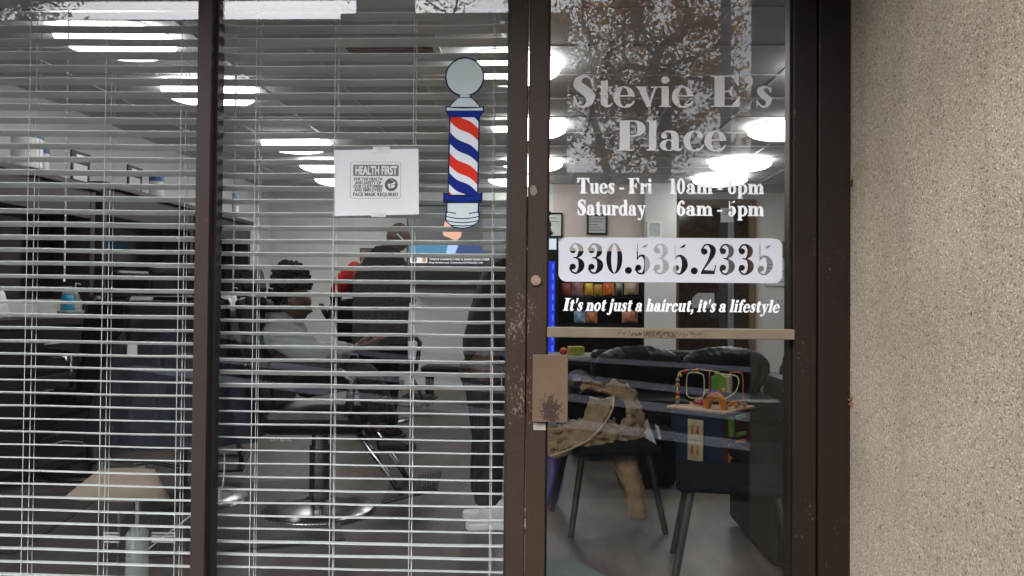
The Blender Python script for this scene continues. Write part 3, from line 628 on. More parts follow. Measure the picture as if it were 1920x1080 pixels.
def blind(label, x0, x1, zs, sk, cords, tilts, wand, zoff):
    t = thing('venetian_blind', label, 'blind', ((x0+x1)/2, .075, 0), 'white slatted blinds in the shop window')
    m = MB()
    for i, z in enumerate(zs): slat_mb(m, x0+rng.uniform(-.002, .002), x1+rng.uniform(-.002, .002), z, R_(12)+tilts.get(i, 0)+R_(rng.normal(0, 1.5)), sk+rng.normal(0, .0005), .0007)
    m.build('slats', MT['slat'], t, smooth=False)
    zt, zb_ = max(zs)+.03, min(zs)-.02
    for cx in cords:
        m = MB(); dz = sk*(cx-(x0+x1)/2)
        m.tube([(cx, BY0-.0025, zt), (cx, BY0-.0025, zb_+dz)], .001, 6); m.tube([(cx+.001, BY1+.0025, zt), (cx+.001, BY1+.0025, zb_+dz)], .001, 6)
        m.tube([(cx+.004, (BY0+BY1)/2, zt), (cx+.004, (BY0+BY1)/2, zb_+dz)], .001, 6)
        m.build('ladder_cord', MT['cord'], t)
    MB().box((x0, BY0+.001, zt), (x1, BY1-.001, zt+.045)).build('head_rail', MT['slat'], t, .003)
    MB().box((x0, BY0+.004, zb_-.02), (x1, BY1-.004, zb_)).build('bottom_rail', MT['slat'], t, .003)
    w = aty(*wand, BY1+.02)
    MB().tube([(w.x, BY1+.016, zt), (w.x, BY1+.02, w.z+.03), (w.x, BY1+.02, w.z)], [.0028, .0028, .0042], 8).build('tilt_wand', MT['cord'], t)
    return t
rows_r = [74, 101.6, 125.6, 150, 175.6, 200.6, 226, 250.5, 274.5, 301.3, 326.5, 351.4, 376, 401, 426.6, 451.8, 476, 501, 526.7, 551.6, 577, 602, 627, 652, 677, 701, 725.5, 751.5, 775.5, 800, 825, 849.5, 874.5, 899.5, 924, 949, 973.5, 998, 1022.5, 1047, 1071.5]
rows_r = [74-24.6*k for k in range(5, 0, -1)]+rows_r+[1071.5+24.5*k for k in range(1, 4)]
zs_r = [aty(675, y+1.5, BY0).z for y in rows_r]
k701 = min(range(len(rows_r)), key=lambda i: abs(rows_r[i]-701))
blind('white slatted blind in the pane next to the door, behind the barber pole decal', fx(401, .075), fx(948.5, .075), zs_r, 0, [fx(p, BY0) for p in (475.5, 624, 772, 922)], {k701: R_(7), k701+1: R_(9)}, (437, 553), 0)
rows_l = [25+24.65*k for k in range(-4, 47)]
zs_l = [aty(180, y, BY0).z for y in rows_l]
blind('white slatted blind in the far pane, with a beige table lamp behind it', -2.545, fx(371, .075), zs_l, -.008, [fx(p, BY0) for p in (50, 193, 335)]+[-2.25], {}, (121, 528), 0)

# ---------------------------------------------------------------- paper notice taped to the glass
PY = -.0014
pn = thing('paper_notice', 'white paper notice reading HEALTH FIRST taped to the window glass', 'notice', tuple(aty(706, 342, PY)))
c4 = [aty(627, 281.5, PY), aty(784.5, 279, PY), aty(785.5, 402, PY), aty(627.5, 405, PY)]
m = MB(); m.prism(c4, (0, .0006, 0)); m.build('sheet', MT['paper'], pn)
iy = PY-.0003; iz = PY-.0005
def rrect_ring(name, p0, p1, r, th, mt, parent, y, solid=False):
    A = aty(p0[0], p1[1], y); B = aty(p1[0], p0[1], y); zb = aty((p0[0]+p1[0])/2, p1[1], y).z; zt = aty((p0[0]+p1[0])/2, p0[1], y).z
    xs = np.linspace(A.x-.003, B.x+.003, 150); zs = np.linspace(zb-.003, zt+.003, 110); X, Y = np.meshgrid(xs, zs); d = d_rrect(X, Y, A.x, zb, B.x, zt, r)
    if not solid: d = np.maximum(d, -(d+th))
    V, Fc = marching(d, xs, zs); return flat_mesh(name, V, Fc, lambda u, v: (u, y, v), mt, parent)
MT['ink_grey'] = mat('ink_grey', (.12, .12, .125), .7)
rrect_ring('printed_border', (656.3, 303.6), (752, 372.3), .008, .0014, MT['ink_grey'], pn, iy)
rrect_ring('printed_banner', (662, 308.8), (747.8, 330), .0005, 0, MT['ink_grey'], pn, iy, True)
for tx, px, base, hh, ww, mt, yy in (('HEALTH FIRST', 705, 326.8, 15.5, 79, 'paper', iz), ('FOR THE HEALTH', 690.3, 338.4, 5.6, 53.5, 'ink', iy), ('AND SAFETY OF', 690.3, 345.3, 5.6, 50, 'ink', iy), ('OUR CUSTOMERS', 690.3, 352, 5.6, 56, 'ink', iy), ('AND EMPLOYEES', 690.3, 358.8, 5.6, 54, 'ink', iy), ('FACE MASK REQUIRED', 704, 367.6, 6.4, 86, 'ink', iy)):
    font_text('printed_text', tx, aty(px, base, yy), hh*.00174/.70, MT[mt], pn, ww*.00174, bold=.0006 if mt == 'ink' else .0012)
q = aty(733.5, 346.3, iy); xs = np.linspace(-.024, .024, 80); X, Y = np.meshgrid(xs, xs)
d = np.maximum(d_ring(X, Y, 0, 0, .0215, .0215, .0035, .0035), -1)
head_ = d_ell(X, Y, .001, .002, .0125, .015); msk = d_poly(X, Y, [(-.004, -.001), (.014, .001), (.011, -.011), (.0, -.012)])
d = np.minimum(d, d_cut(d_circ(X, Y, 0, 0, .0195), d_cut(head_, np.minimum(d_poly(X, Y, [(-.013, .003), (.0, .003), (.008, .008), (.012, .013), (-.01, .018)]), np.abs(msk)-.0011))))
V, Fc = marching(d, xs, xs); flat_mesh('printed_mask_symbol', V, Fc, lambda u, v: (q.x+u, iy, q.z+v), MT['ink'], pn)
for p0, p1 in (((699, 275), (731, 287)), ((696, 399), (724, 407))):
    A = aty(p0[0], p1[1], iz); B = aty(p1[0], p0[1], iz); MB().box((A.x, iz-.0004, A.z), (B.x, iz-.0001, B.z)).build('tape_strip', MT['tape'], pn)

# ---------------------------------------------------------------- barber pole decal on the glass
def pole_decal():
    t = thing('barber_pole_decal', 'red white and blue barber pole sticker on the window next to the door', 'sticker', tuple(aty(868, 270, PY)))
    x0, x1, y0, y1 = 826, 912, -434, -102; st = .42
    xs = np.arange(x0, x1, st); ys_ = np.arange(y0, y1, st); X, Y = np.meshgrid(xs, ys_)
    Yp = -Y                                           # picture-style y, down
    sh = lambda y: (y-290)*-.021                       # the pole leans very slightly
    Xc = X-sh(Yp)-869.5
    def band(ya, yb, wa, wb):                          # trapezium half widths
        hw = wa+(wb-wa)*np.clip((Yp-ya)/(yb-ya), 0, 1); return np.maximum(np.abs(Xc)-hw, np.maximum(ya-Yp, Yp-yb))
    def arcband(ya, yb, w_, sag): Y2 = Yp-sag*(1-(Xc/w_)**2); return np.maximum(np.abs(Xc)-w_, np.maximum(ya-Y2, Y2-yb))
    hwn = 12+16*np.clip((Yp-181)/20, 0, 1)**1.0; neck = np.maximum(np.abs(Xc)-(10.5+17.5*np.clip((Yp-182)/17, 0, 1)**.8), np.maximum(177-Yp, Yp-202))
    ballp = np.hypot(Xc+1.2, Yp-144)-35.6
    colr = arcband(200, 209, 35, 2)
    blue1 = np.maximum(np.abs(Xc)-(34-6*np.clip((Yp-209)/10, 0, 1)), np.maximum(206-Yp, Yp-219.5-1.5))
    col_ = band(216, 366, 27.5, 27.5)
    blue2 = arcband(362, 379, 35.5, 5)
    cup = band(380, 405, 29.5, 29)
    fl = arcband(398, 412, 31, 4)
    tipw = np.where(Yp < 414, 31, 31-(Yp-414)*1.15); tip = np.maximum(np.abs(Xc)-np.maximum(tipw, 8), np.maximum(405-Yp, Yp-(428-1.0*(Xc/10)**2)))
    S_ = mn(ballp, neck, colr, blue1, col_, blue2, cup, fl, tip)
    outline = S_-1.5
    pal = mn(ballp+1.5, neck+1.2, colr+1.3, cup+1.0, fl+1.2, tip+1.2)
    for (a, k) in ((396.5, 4), (405.5, 4.5), (413, 4.5), (420, 3.5)):   # engraved lines
        ln = np.abs(Yp-a-k*(1-(Xc/31)**2))-.95
        if a < 400: ln = np.maximum(ln, 12-np.abs(Xc))
        pal = np.maximum(pal, -ln)
    pal = np.maximum(pal, -(np.abs(Yp-183)-.7)); pal = np.maximum(pal, -np.maximum(np.abs(Yp-201)-.8, np.abs(Xc)-28))
    hl = np.maximum(np.abs(Yp-209.5-2*(1-(Xc/35)**2)-1.6)-.5, np.abs(Xc)-27)
    pal = np.minimum(pal, hl)
    white = np.maximum(col_+1.2, np.maximum(219-Yp, Yp-363.5-4*(1-(Xc/30)**2)))
    def stripe(yl, h): c = yl+20*(Xc+27.5)/27.5+2.2*np.sin((Xc)/27.5*PI*.95)*-1.6; return np.maximum(np.maximum(c-Yp, Yp-c-h), white)
    red = mn(stripe(213-10, 23), stripe(285, 23), stripe(357, 23)); blue = mn(stripe(246.5, 21), stripe(322, 21), stripe(172, 18))
    solidb = mn(blue1+1.0, arcband(363, 374, 34.5, 5)+.6)
    o_ = aty(869.5, 270, PY)
    Vd = {}
    for nm, dd, mt, off in (('outline', outline, mat('navy_ink', (.006, .014, .055), .45, spec=.06), 0), ('pale_fill', pal, mat('pale_grey_vinyl', (.47, .54, .53), .45, var=.02, spec=.06), .00025), ('white_stripes', white, mat('white_stripe_vinyl', (.60, .62, .65), .45, var=.02, spec=.06), .00025), ('red_stripes', red, mat('red_vinyl', (.55, .030, .014), .5, var=.03, spec=.06), .0005), ('blue_stripes', np.minimum(blue, solidb), mat('blue_vinyl', (.006, .018, .17), .5, var=.03, spec=.06), .0005)):
        V, Fc = marching(dd, xs, ys_)
        flat_mesh(nm, V, Fc, lambda u, v: ((lambda p: (p.x, PY+.001-off, p.z))(aty(u, -v, PY))), mt, t)
pole_decal()
# small debris at the edge of the stucco
for lab, px, py, mt in (('dark brown clump of debris stuck to the stucco near the opening hours height', 1595, 345, mat('brown_debris', (.10, .05, .02), .9)), ('orange brown leaf scrap caught between door frame and stucco wall', 1584.5, 753, mat('leaf_scrap', (.17, .075, .03), .9))):
    q = aty(px, py, FY-.01); m = MB()
    for k in range(7):
        m.cbox((WX-.003+rng.uniform(-.004, .002), FY-.012+rng.uniform(-.01, .01), q.z+rng.uniform(-.009, .009)), (.003+rng.rand()*.004, .006, .003+rng.rand()*.008), rot=Matrix.Rotation(rng.uniform(-1, 1), 3, 'Y'))
    m.tube([(WX-.002, FY-.015, q.z), (WX-.006, FY-.02, q.z+.012), (WX-.004, FY-.018, q.z+.024)], .0009, 5)
    tag(m.build('debris_clump', mt), lab, 'debris')

# ================================================================== ACROSS THE STREET (seen mirrored in the glass)
def mir(px, py, y):          # a point that the upright glass shows at this pixel, y metres in front of it
    p = aty(px, py, y); return Vector((p.x, -p.y, p.z))
# long building opposite
bx = mir(1063, 300, 16).x; zr0, zr1 = mir(640, 46, 16).z, mir(640, 28, 16).z; xs1 = mir(640, 46, 16).x
t = thing('shop_building', 'long beige building across the lot with a grey stepped roof edge', 'building', (-10, -18, .8))
MB().box((-40, -26, .7), (bx, -16, zr0)).build('wall', MT['brick'], t)
MB().box((-40, -26.1, zr0-.3), (xs1-.01, -15.94, zr0+.12)).build('fascia', MT['fascia'], t)
MB().box((xs1, -24, zr0), (bx+.05, -15.9, zr1)).build('raised_parapet', MT['fascia'], t)
MB().box((-40, -15.93, .7), (bx-.01, -15.80, 4.35)).build('added_dark_band', mat('dark_band_brown', (.03, .026, .023), .9, spec=.05, var=.4, scale=1.5), t)  # dark band added so the lower panes mirror less light
w0 = MB().box((-7.6, -15.79, 1.4), (-5.2, -15.75, 3.2)).build('window', MT['carglass'], t)
for k in range(1, 5):
    c = w0.copy(); COL.objects.link(c); c.location.x += (-3.6*k if k < 4 else 4.0)
q = mir(722, 20, 9.5)
tag(MB().box((q.x-.42, -9.9, .4), (q.x+.42, -9.3, 12)).build('brick_pillar', MT['brick'], None, .02), 'tall brown brick pillar standing in the lot opposite', 'pillar')
t = thing('sky_block_house', 'low brown house added far behind the orange trees to block low sky', 'house', (8, -38, .8))  # added to keep the low bright sky out of the door's reflection
MB().box((bx-3, -46, .7), (22, -38, 6.2)).build('wall', MT['far'], t)
MB().prism([(bx-3.5, -37.5, 6.2), (bx-3.5, -46.5, 6.2), (bx-3.5, -42, 8.6)], (26, 0, 0)).build('roof', MT['fascia'], t)
# lamp post
q = mir(1361, 150, 11); m = MB(); m.tube([(q.x, -11, .6), (q.x, -11, 12)], [.10, .075], 14)
t = thing('lamp_post', 'pale grey galvanised street lamp post in front of the orange trees', 'lamp post', (q.x, -11, .6))
m.build('post', MT['pole'], t)
m = MB(); m.cbox((q.x-.6, -11, 12), (1.3, .22, .12)); m.build('lamp_head', MT['fascia'], t, .02)
# kerbs / painted strips of the sloped lot, running obliquely
def ground_hit(px, py):
    d = ray(px, py); t_ = 1.0
    for _ in range(200):
        p = CAM+d*t_
        if p.z < gz(-p.y): break
        t_ += .1
    return Vector((p.x, -p.y, gz(-p.y)))
for lab, (ax, ay), (bx_, by), wd in (('farthest', (1065, 672), (1390, 693), .42), ('second farthest', (1065, 708), (1390, 744), .38), ('third farthest', (1065, 748), (1390, 784), .36), ('nearest', (1065, 797), (1390, 839), .30)):
    a, b = ground_hit(ax, ay), ground_hit(bx_, by); d = (b-a).normalized(); a2, b2 = a-d*6, b+d*2.0
    nrm = Vector((-d.y, d.x, 0)).normalized()*wd/2; N = 16; m = MB(); L0 = []
    for k in range(N+1):
        p = a2.lerp(b2, k/N); L0.append(p)
    for p, q in zip(L0, L0[1:]):
        m.poly([(p.x-nrm.x, p.y-nrm.y, gz(p.y-nrm.y)-.004), (q.x-nrm.x, q.y-nrm.y, gz(q.y-nrm.y)-.004), (q.x+nrm.x, q.y+nrm.y, gz(q.y+nrm.y)-.004), (p.x+nrm.x, p.y+nrm.y, gz(p.y+nrm.y)-.004)])
    setting(m.build('road_markings', MT['linepaint']))
# trees
def tree(label, base, crown, rad, n_t, per, mt, lsize, seed, sig=.22, group='trees across the street'):
    """trunk and limbs that grow towards points spread through the crown; leaves in clumps round the twig ends"""
    base = Vector(base); crown = Vector(crown); g = np.random.RandomState(seed); rs = random.Random(seed)
    t = thing('autumn_tree', label, 'tree', tuple(base), group)
    nodes = [base]; par = [-1]; wt = [0]
    top = Vector((crown.x, crown.y, crown.z+rad[2]*.1)); n0 = 9
    for k in range(1, n0+1):
        p = base.lerp(top, k/n0); p += Vector((rs.gauss(0, .10), rs.gauss(0, .10), 0))*(k/n0); nodes.append(p); par.append(len(nodes)-2); wt.append(0)
    tg = []
    while len(tg) < n_t:
        v = g.uniform(-1, 1, 3)
        if .12 < (v**2).sum() < 1 and v[2] > -.95: tg.append(crown+Vector((v[0]*rad[0], v[1]*rad[1], v[2]*rad[2])))
    tg.sort(key=lambda p: (p-top).length+abs(p.z-crown.z)*.3); ends = []
    for p in tg:
        best = min(range(3, len(nodes)), key=lambda i_: (nodes[i_]-p).length+max(0, nodes[i_].z-p.z)*1.3)
        a = nodes[best]; L_ = (p-a).length; n = max(2, int(L_/.22)); prev = best
        for k in range(1, n+1):
            f = k/n; q = a.lerp(p, f)+Vector((rs.gauss(0, .03), rs.gauss(0, .03), .16*L_*math.sin(PI*f)*.5+rs.gauss(0, .03))); nodes.append(q); par.append(prev); wt.append(0); prev = len(nodes)-1
        ends.append(prev)
    for e in ends:
        k = e
        while k >= 0: wt[k] += 1; k = par[k]
    rad_ = [.0075*max(1, w_)**.52 for w_ in wt]; m = MB()
    for k in range(1, len(nodes)):
        if par[k] >= 0: m.tube([nodes[par[k]], nodes[k]], [min(rad_[par[k]], rad_[k]*1.25), rad_[k]], 5 if rad_[k] < .03 else 8, caps=False)
    m.build('trunk', MT['bark'], t, smooth=True)
    N = n_t*per; E_ = np.array([tuple(nodes[e]) for e in ends]); P = np.repeat(E_, per, 0)+g.normal(0, sig, (N, 3))*g.uniform(.4, 1.3, (n_t, 1)).repeat(per, 0)
    U = g.normal(0, 1, (N, 3)); U /= np.linalg.norm(U, axis=1)[:, None]; W = np.cross(U, g.normal(0, 1, (N, 3))); W /= np.linalg.norm(W, axis=1)[:, None]
    s_ = lsize*g.uniform(.55, 1.3, (N, 1)); Q = np.stack([P-U*s_, P+W*s_*.5, P+U*s_, P-W*s_*.5], 1).reshape(-1, 3)
    me = bpy.data.meshes.new('crown'); me.vertices.add(4*N); me.vertices.foreach_set('co', Q.ravel()); me.loops.add(4*N); me.loops.foreach_set('vertex_index', np.arange(4*N)); me.polygons.add(N); me.polygons.foreach_set('loop_start', np.arange(0, 4*N, 4)); me.polygons.foreach_set('loop_total', np.full(N, 4)); me.update(); me.validate()
    link_mesh('crown', me, mt, t); return t
c = mir(1215, 110, 12); tree('big orange leaved autumn tree standing right behind the pale lamp post', (c.x+.9, c.y-.2, gz(c.y)), c, (2.0, .85, 2.35), 250, 46, MT['leaf'], .056, 11, .18)
c = mir(1105, 150, 15.5); tree('thin orange autumn tree with bare dark branches, beside the beige building corner', (c.x+.9, c.y, .8), c, (1.7, .9, 2.6), 120, 26, MT['leaf'], .05, 5, .22)
c = mir(860, 110, 12); tree('half bare rust brown tree in front of the beige building', (c.x+.5, c.y, .65), c, (2.2, 1.0, 2.1), 140, 26, MT['leaf'], .05, 23, .24)
c = mir(-10, 60, 9); tree('olive green leaved tree at the left end of the lot', (c.x-.5, c.y, .45), c, (1.2, .8, 1.3), 90, 40, MT['leaf_green'], .048, 9, .17)
c = mir(1560, 250, 20); tree('distant orange tree behind the stucco wall end', (c.x, c.y, .8), c, (3, 2, 3), 120, 60, MT['leaf'], .09, 31, .35)
# parked car
def car():
    a = mir(1140, 560, 13.5); b = mir(1380, 578, 11.8); a.z = b.z = 0
    d = (b-a).normalized(); c = (a+b)/2; zg = gz(c.y); ang = math.atan2(d.y, d.x); wb = (b-a).length
    t = thing('parked_car', 'dark car parked obliquely on the sloped lot opposite', 'car', (c.x, c.y, zg))
    MM = Matrix.Translation((c.x, c.y, zg)) @ Matrix.Rotation(ang, 4, 'Z')
    def fin(mb, name, mt, par, **k):
        bmesh.ops.transform(mb.bm, matrix=MM, verts=mb.bm.verts); return mb.build(name, mt, par, **k)
    h = wb/2; m = MB()
    prof = [(-h-.9, .35), (-h-.95, .75), (-h-.8, .95), (-h-.1, 1.0), (-h+.5, 1.42), (h-1.1, 1.45), (h-.35, 1.0), (h+.6, .88), (h+.85, .7), (h+.85, .35)]
    m.prism([(x, -.85, z) for x, z in prof], (0, 1.7, 0)); body = fin(m, 'body', MT['carpaint'], t, bevel=.08)
    for s in (-1, 1):
        m = MB(); y = s*.853; m.prism([(-h+.02, y, 1.02), (-h+.55, y, 1.36), (h-1.15, y, 1.38), (h-.55, y, 1.02)], (0, s*.004, 0)); fin(m, 'side_window', MT['carglass'], t)
        for x in (-h, h):
            m = MB(); m.lathe([(.20, -.09), (.32, -.08), (.34, 0), (.32, .08), (.20, .09)], (x, s*.80, .34), 32, 'Y', caps=False); ty = fin(m, 'wheel', MT['gasket'], t, smooth=True)
            m = MB(); m.lathe([(.19, -.01), (.225, -.01), (.225, .01), (.19, .01)], (x, s*.885, .34), 32, 'Y')
            for k in range(9): m.cbox((x+.11*math.cos(k*2*PI/9), s*.885, .34+.11*math.sin(k*2*PI/9)), (.18, .02, .030), rot=Matrix.Rotation(-k*2*PI/9, 3, 'Y'))
            fin(m, 'rim', MT['pole'], ty)
        m = MB(); m.cbox((h+.80, s*.6, .68), (.12, .3, .12)); fin(m, 'headlight', MT['chrome'], t, bevel=.02)
car()

# ================================================================== INSIDE THE SHOP
# ---- round ceiling lamps
def ceil_lamp():
    t = thing('ceiling_light', 'x', 'ceiling light', (0, 0, 0), 'round white ceiling lights in the shop')
    MB().lathe([(.24, 0), (.30, -.002), (.305, -.022), (.24, -.022)], n=48).build('rim', MT['lamprim'], t, smooth=True)
    MB().lathe([(.27, -.0225), (.318, -.024), (.326, -.040), (.318, -.060), (.285, -.080), (.24, -.092), (.12, -.101), (.0001, -.103)], n=48, caps=False).build('diffuser', MT['lamp'], t, smooth=True)
    return t
proto = ceil_lamp(); first = True
for px, py, lab in ((217, 84, 'round white ceiling light nearest the window, over the far pane'), (392, 182, 'round white ceiling light half behind the left window mullion'), (555, 276, 'round white ceiling light above the client in the grey hoodie'), (617, 316, 'round white ceiling light partly hidden by the paper notice'),
                    (957, 137, 'round white ceiling light beside the ball of the barber pole sticker'), (992, 248, 'round white ceiling light behind the door post, middle of three'), (999, 313, 'round white ceiling light behind the door post, farthest of three'),
                    (1474, 250, 'round white ceiling light cut off by the hinge side of the door'), (1388, 313, 'round white ceiling light above the opening hours lettering'), (1350, 342, 'round white ceiling light behind the 10am lettering'),
                    (1590, 140, None), (965, 342, None), (640, 342, None)):
    p = atz(px, py, CEIL-.07)
    o = proto if first else copy_tree(proto); first = False
    o.location = (p.x, min(p.y, 7.2), CEIL); o['label'] = lab or ('round white ceiling light hidden behind the stucco wall' if px == 1590 else 'round white ceiling light deep in the room above the television' if px == 965 else 'round white ceiling light deep in the room behind the paper notice')
# ---- ceiling vent
t = thing('ceiling_vent', 'stained square ceiling vent above the paper notice', 'ceiling vent', (-.92, 2.05, CEIL))
fr = MB()
for a, b in (((-1.22, 1.90), (-.61, 1.94)), ((-1.22, 2.2), (-.61, 2.24)), ((-1.22, 1.94), (-1.18, 2.2)), ((-.65, 1.94), (-.61, 2.2))): fr.box(a+(CEIL-.028,), b+(CEIL-.008,))
fr.build('frame', MT['tbar'], t)
m = MB()
for k in range(6): m.cbox((-.915, 1.965+.044*k, CEIL-.02), (.53, .03, .003), rot=Matrix.Rotation(.6, 3, 'X'))
m.build('louvres', mat('rusty_vent', (.22, .13, .08), .7, var=.4), t)
# ---- security camera
q = aty(1485, 348, 6.2); t = thing('security_camera', 'small white dome camera under the ceiling by the hinge side', 'camera', tuple(q))
MB().lathe([(.05, .06), (.055, .03), (.05, 0), (.03, -.03), (.0001, -.04)], q, 20, caps=False).build('dome', MT['white'], t, smooth=True)
MB().ball(q+Vector((-.02, -.04, -.01)), .022, 10).build('lens', MT['black'], t); MB().tube([q+Vector((0, 0, .05)), (q.x, q.y, CEIL)], .012, 8).build('mount', MT['white'], t)

# ---- barber stations along the left wall
SX = -3.3
def station(y0, y1, ztop, label):
    t = thing('barber_station', label, 'cabinet', (XL, (y0+y1)/2, 0), 'dark mirror cabinets along the left wall')
    m = MB(); m.box((XL+.005, y0, 1.03), (SX-.28, y1, ztop-.04)); m.build('back_panel', MT['espresso'], t, .004)
    m = MB()
    for a in (y0, y1-.06): m.box((SX-.279, a, 1.13), (SX, a+.06, ztop-.045))
    m.box((SX-.279, y0+.061, ztop-.25), (SX-.003, y1-.061, ztop-.045)); m.build('side_frame', MT['espresso'], t, .004)
    MB().box((XL+.01, y0-.02, ztop-.04), (SX+.03, y1+.02, ztop)).build('top_board', MT['espresso'], t, .004)
    MB().box((SX-.279, y0+.08, 1.14), (SX-.262, y1-.08, ztop-.26)).build('mirror', MT['mirror'], t)
    MB().box((SX-.279, y0+.003, 1.022), (SX-.20, y1-.003, 1.125)).build('backsplash', MT['wall'], t)
    MB().box((XL+.01, y0-.02, .965), (SX+.28, y1+.02, 1.018)).build('counter', MT['espresso'], t, .006)
    m = MB(); m.box((XL+.01, y0+.02, .05), (SX+.22, y1-.02, .964)); m.build('drawer_cabinet', MT['black'], t, .004)
    for k in range(3): MB().box((SX+.2205, y0+.05, .1+.29*k), (SX+.232, y1-.05, .36+.29*k)).build('drawer_front', MT['espresso'], t, .004)
    for k in range(3): MB().tube([(SX+.25, (y0+y1)/2-.08, 0.27+.29*k), (SX+.25, (y0+y1)/2+.08, 0.27+.29*k)], .006, 8).build('drawer_handle', MT['steel'], t)
station(1.35, 3.08, 1.97, 'dark wood mirror cabinet at the front, with the wide white tub on its top')
station(3.17, 4.70, 2.02, 'dark wood mirror cabinet, middle one, with the blue lidded canister on top')
station(4.88, 6.15, 2.02, 'dark wood mirror cabinet at the back, with a spray can on top')
def jar(label, px, py0, y_or_x, w, h, body, lid, lidh=.25, name='canister', par_y=None, cat='canister', shape='cyl'):
    c = atx(px, py0, y_or_x) if par_y is None else aty(px, py0, par_y)
    t = thing(name, label, cat, tuple(c)); r = w/2
    MB().lathe([(r*.96, 0), (r, h*.04), (r, h*(1-lidh)), (r*.97, h*(1-lidh)+.002)], c, 28).build('body', body, t, smooth=False)
    if shape == 'pump':
        MB().lathe([(r*.5, h*(1-lidh)+.002), (r*.45, h*(1-lidh)+.03), (r*.15, h*(1-lidh)+.032), (r*.15, h), (.0001, h)], c, 16).build('pump', lid, t)
        MB().tube([c+Vector((0, 0, h)), c+Vector((r*.9, 0, h-.004))], r*.13, 6).build('nozzle', lid, t)
    else: MB().lathe([(r*1.03, h*(1-lidh)+.003), (r*1.03, h*.985), (r*.98, h), (.0001, h)], c, 28).build('lid', lid, t)
    return t
CZ = SX-.2
jar('wide white tub with a blue lid on top of the front cabinet', 50, 316, CZ, .19, .24, MT['white'], MT['blue'], .16, 'tub', cat='tub')
jar('short clear bottle with blue cap beside the wide white tub', 84, 320, CZ, .055, .155, MT['white'], MT['blue'], .25, 'bottle', cat='bottle')
jar('white wipes canister with blue lid on the middle cabinet', 293, 369, CZ, .125, .20, MT['white'], MT['blue'], .32)
jar('tall blue and white spray can on the back cabinet', 441, 411, CZ, .075, .30, MT['white'], mat('pale_blue', (.2, .3, .5), .4), .5, 'spray_can', cat='spray can')
def licence(label, px, py, x, w, h):
    c = atx(px, py, x); t = thing('certificate_stand', label, 'certificate', tuple(c)); m = MB(); rot = Matrix.Rotation(R_(-12), 3, 'Y')
    for s in (-1, 1): m.cbox(c+Vector((0, s*w/2, h/2)), (.012, .02, h+.02))
    for s in (0, 1): m.cbox(c+Vector((0, 0, h*s)), (.012, w+.02, .02))
    m.cbox(c+Vector((0, 0, h+.045)), (.014, w+.03, .07))
    m.build('frame', MT['black'], t); MB().cbox(c+Vector((0, 0, h/2)), (.004, w-.022, h-.02)).build('certificate', MT['paper'], t)
    MB().cbox(c+Vector((.009, 0, h+.045)), (.003, w*.6, .022)).build('heading', MT['white'], t)
licence('small black framed certificate at the end of the front cabinet top', 150, 341, CZ+.1, .2, .14)
licence('small black framed certificate on the middle cabinet next to the wipes canister', 252, 366, CZ+.1, .2, .16)
# bottles and tools on the counters
CT = 1.020
for lab, px, yv, w, h, b, l, lh, sh in (('blue disinfectant jar on the front counter', 126, 2.75, .085, .20, clear_mat('blue_liquid', (.03, .35, .6), .75), MT['clear'], .3, 'cyl'), ('clear pump bottle behind the blue disinfectant jar', 141, 3.0, .06, .23, MT['clear'], MT['white'], .35, 'pump'), ('amber bottle with chrome cap on the front counter', 158, 3.15, .055, .19, mat('amber', (.14, .03, .015), .2), MT['chrome'], .25, 'cyl'),
                                     ('dark spray bottle with white pump, on the middle counter', 228, 3.9, .06, .27, MT['black'], MT['white'], .35, 'pump'), ('short silver clipper cup on the middle counter', 248, 4.1, .08, .12, MT['steel'], MT['black'], .3, 'cyl'), ('low black jar near the end of the middle counter', 272, 4.35, .07, .11, MT['black'], MT['grey'], .3, 'cyl'), ('clear bottle with gold cap at the right end of the middle counter', 352, 4.6, .09, .2, MT['clear'], mat('gold_cap', (.6, .4, .12), .3, .7), .25, 'cyl'),
                                     ('white squeeze bottle on the back counter behind the seated client', 437, 5.35, .07, .24, MT['white'], MT['white'], .35, 'pump'), ('wide white tub on the back counter near the mullion', 422, 5.2, .13, .16, MT['white'], MT['white'], .2, 'cyl')):
    d = ray(px, 590); k = (yv-CAM.y)/d.y; x = min(CAM.x+d.x*k, SX+.18); x = max(x, SX-.1)
    t = thing('bottle' if 'bottle' in lab else 'jar', lab, 'bottle' if 'bottle' in lab else 'jar', (x, yv, CT)); c = Vector((x, yv, CT)); r = w/2
    MB().lathe([(r*.96, 0), (r, h*.04), (r, h*(1-lh)*.85), (r*.75, h*(1-lh))], c, 24).build('body', b, t, smooth=True)
    if sh == 'pump':
        MB().lathe([(r*.5, h*(1-lh)+.002), (r*.45, h*(1-lh)+.03), (r*.16, h*(1-lh)+.032), (r*.16, h), (.0001, h)], c, 14).build('pump', l, t); MB().tube([c+Vector((0, 0, h-.006)), c+Vector((r*1.2, 0, h-.012))], r*.16, 6).build('nozzle', l, t)
    else: MB().lathe([(r*.8, h*(1-lh)+.002), (r*.8, h*.98), (r*.7, h)], c, 24).build('lid', l, t)
def crumple(name, label, cat, c, sx, sy, sz, mt, seed):
    g = np.random.RandomState(seed); ph = g.uniform(0, 6, 8); c = Vector(c); m = MB()
    def f(u, v):
        a, b = u*2*PI, v*PI; r = 1+.14*math.sin(3*a+ph[0])*math.sin(2*b+ph[1])+.1*math.sin(7*a+ph[2]+3*b)
        return c+Vector((sx*r*math.cos(a)*math.sin(b), sy*r*math.sin(a)*math.sin(b), max(-.2, math.cos(b))*sz*r+.2*sz))
    m.grid(f, 28, 14); return tag(m.build(name, mt, smooth=True), label, cat)
crumple('towel', 'crumpled white towel on the front counter at the left edge', 'towel', (SX+.2, 1.66, 1.022), .12, .14, .16, MT['white'], 3)
crumple('towel', 'small white cloth on the counter behind the hooded client', 'towel', (SX+.15, 5.6, 1.022), .1, .13, .07, MT['white'], 4)
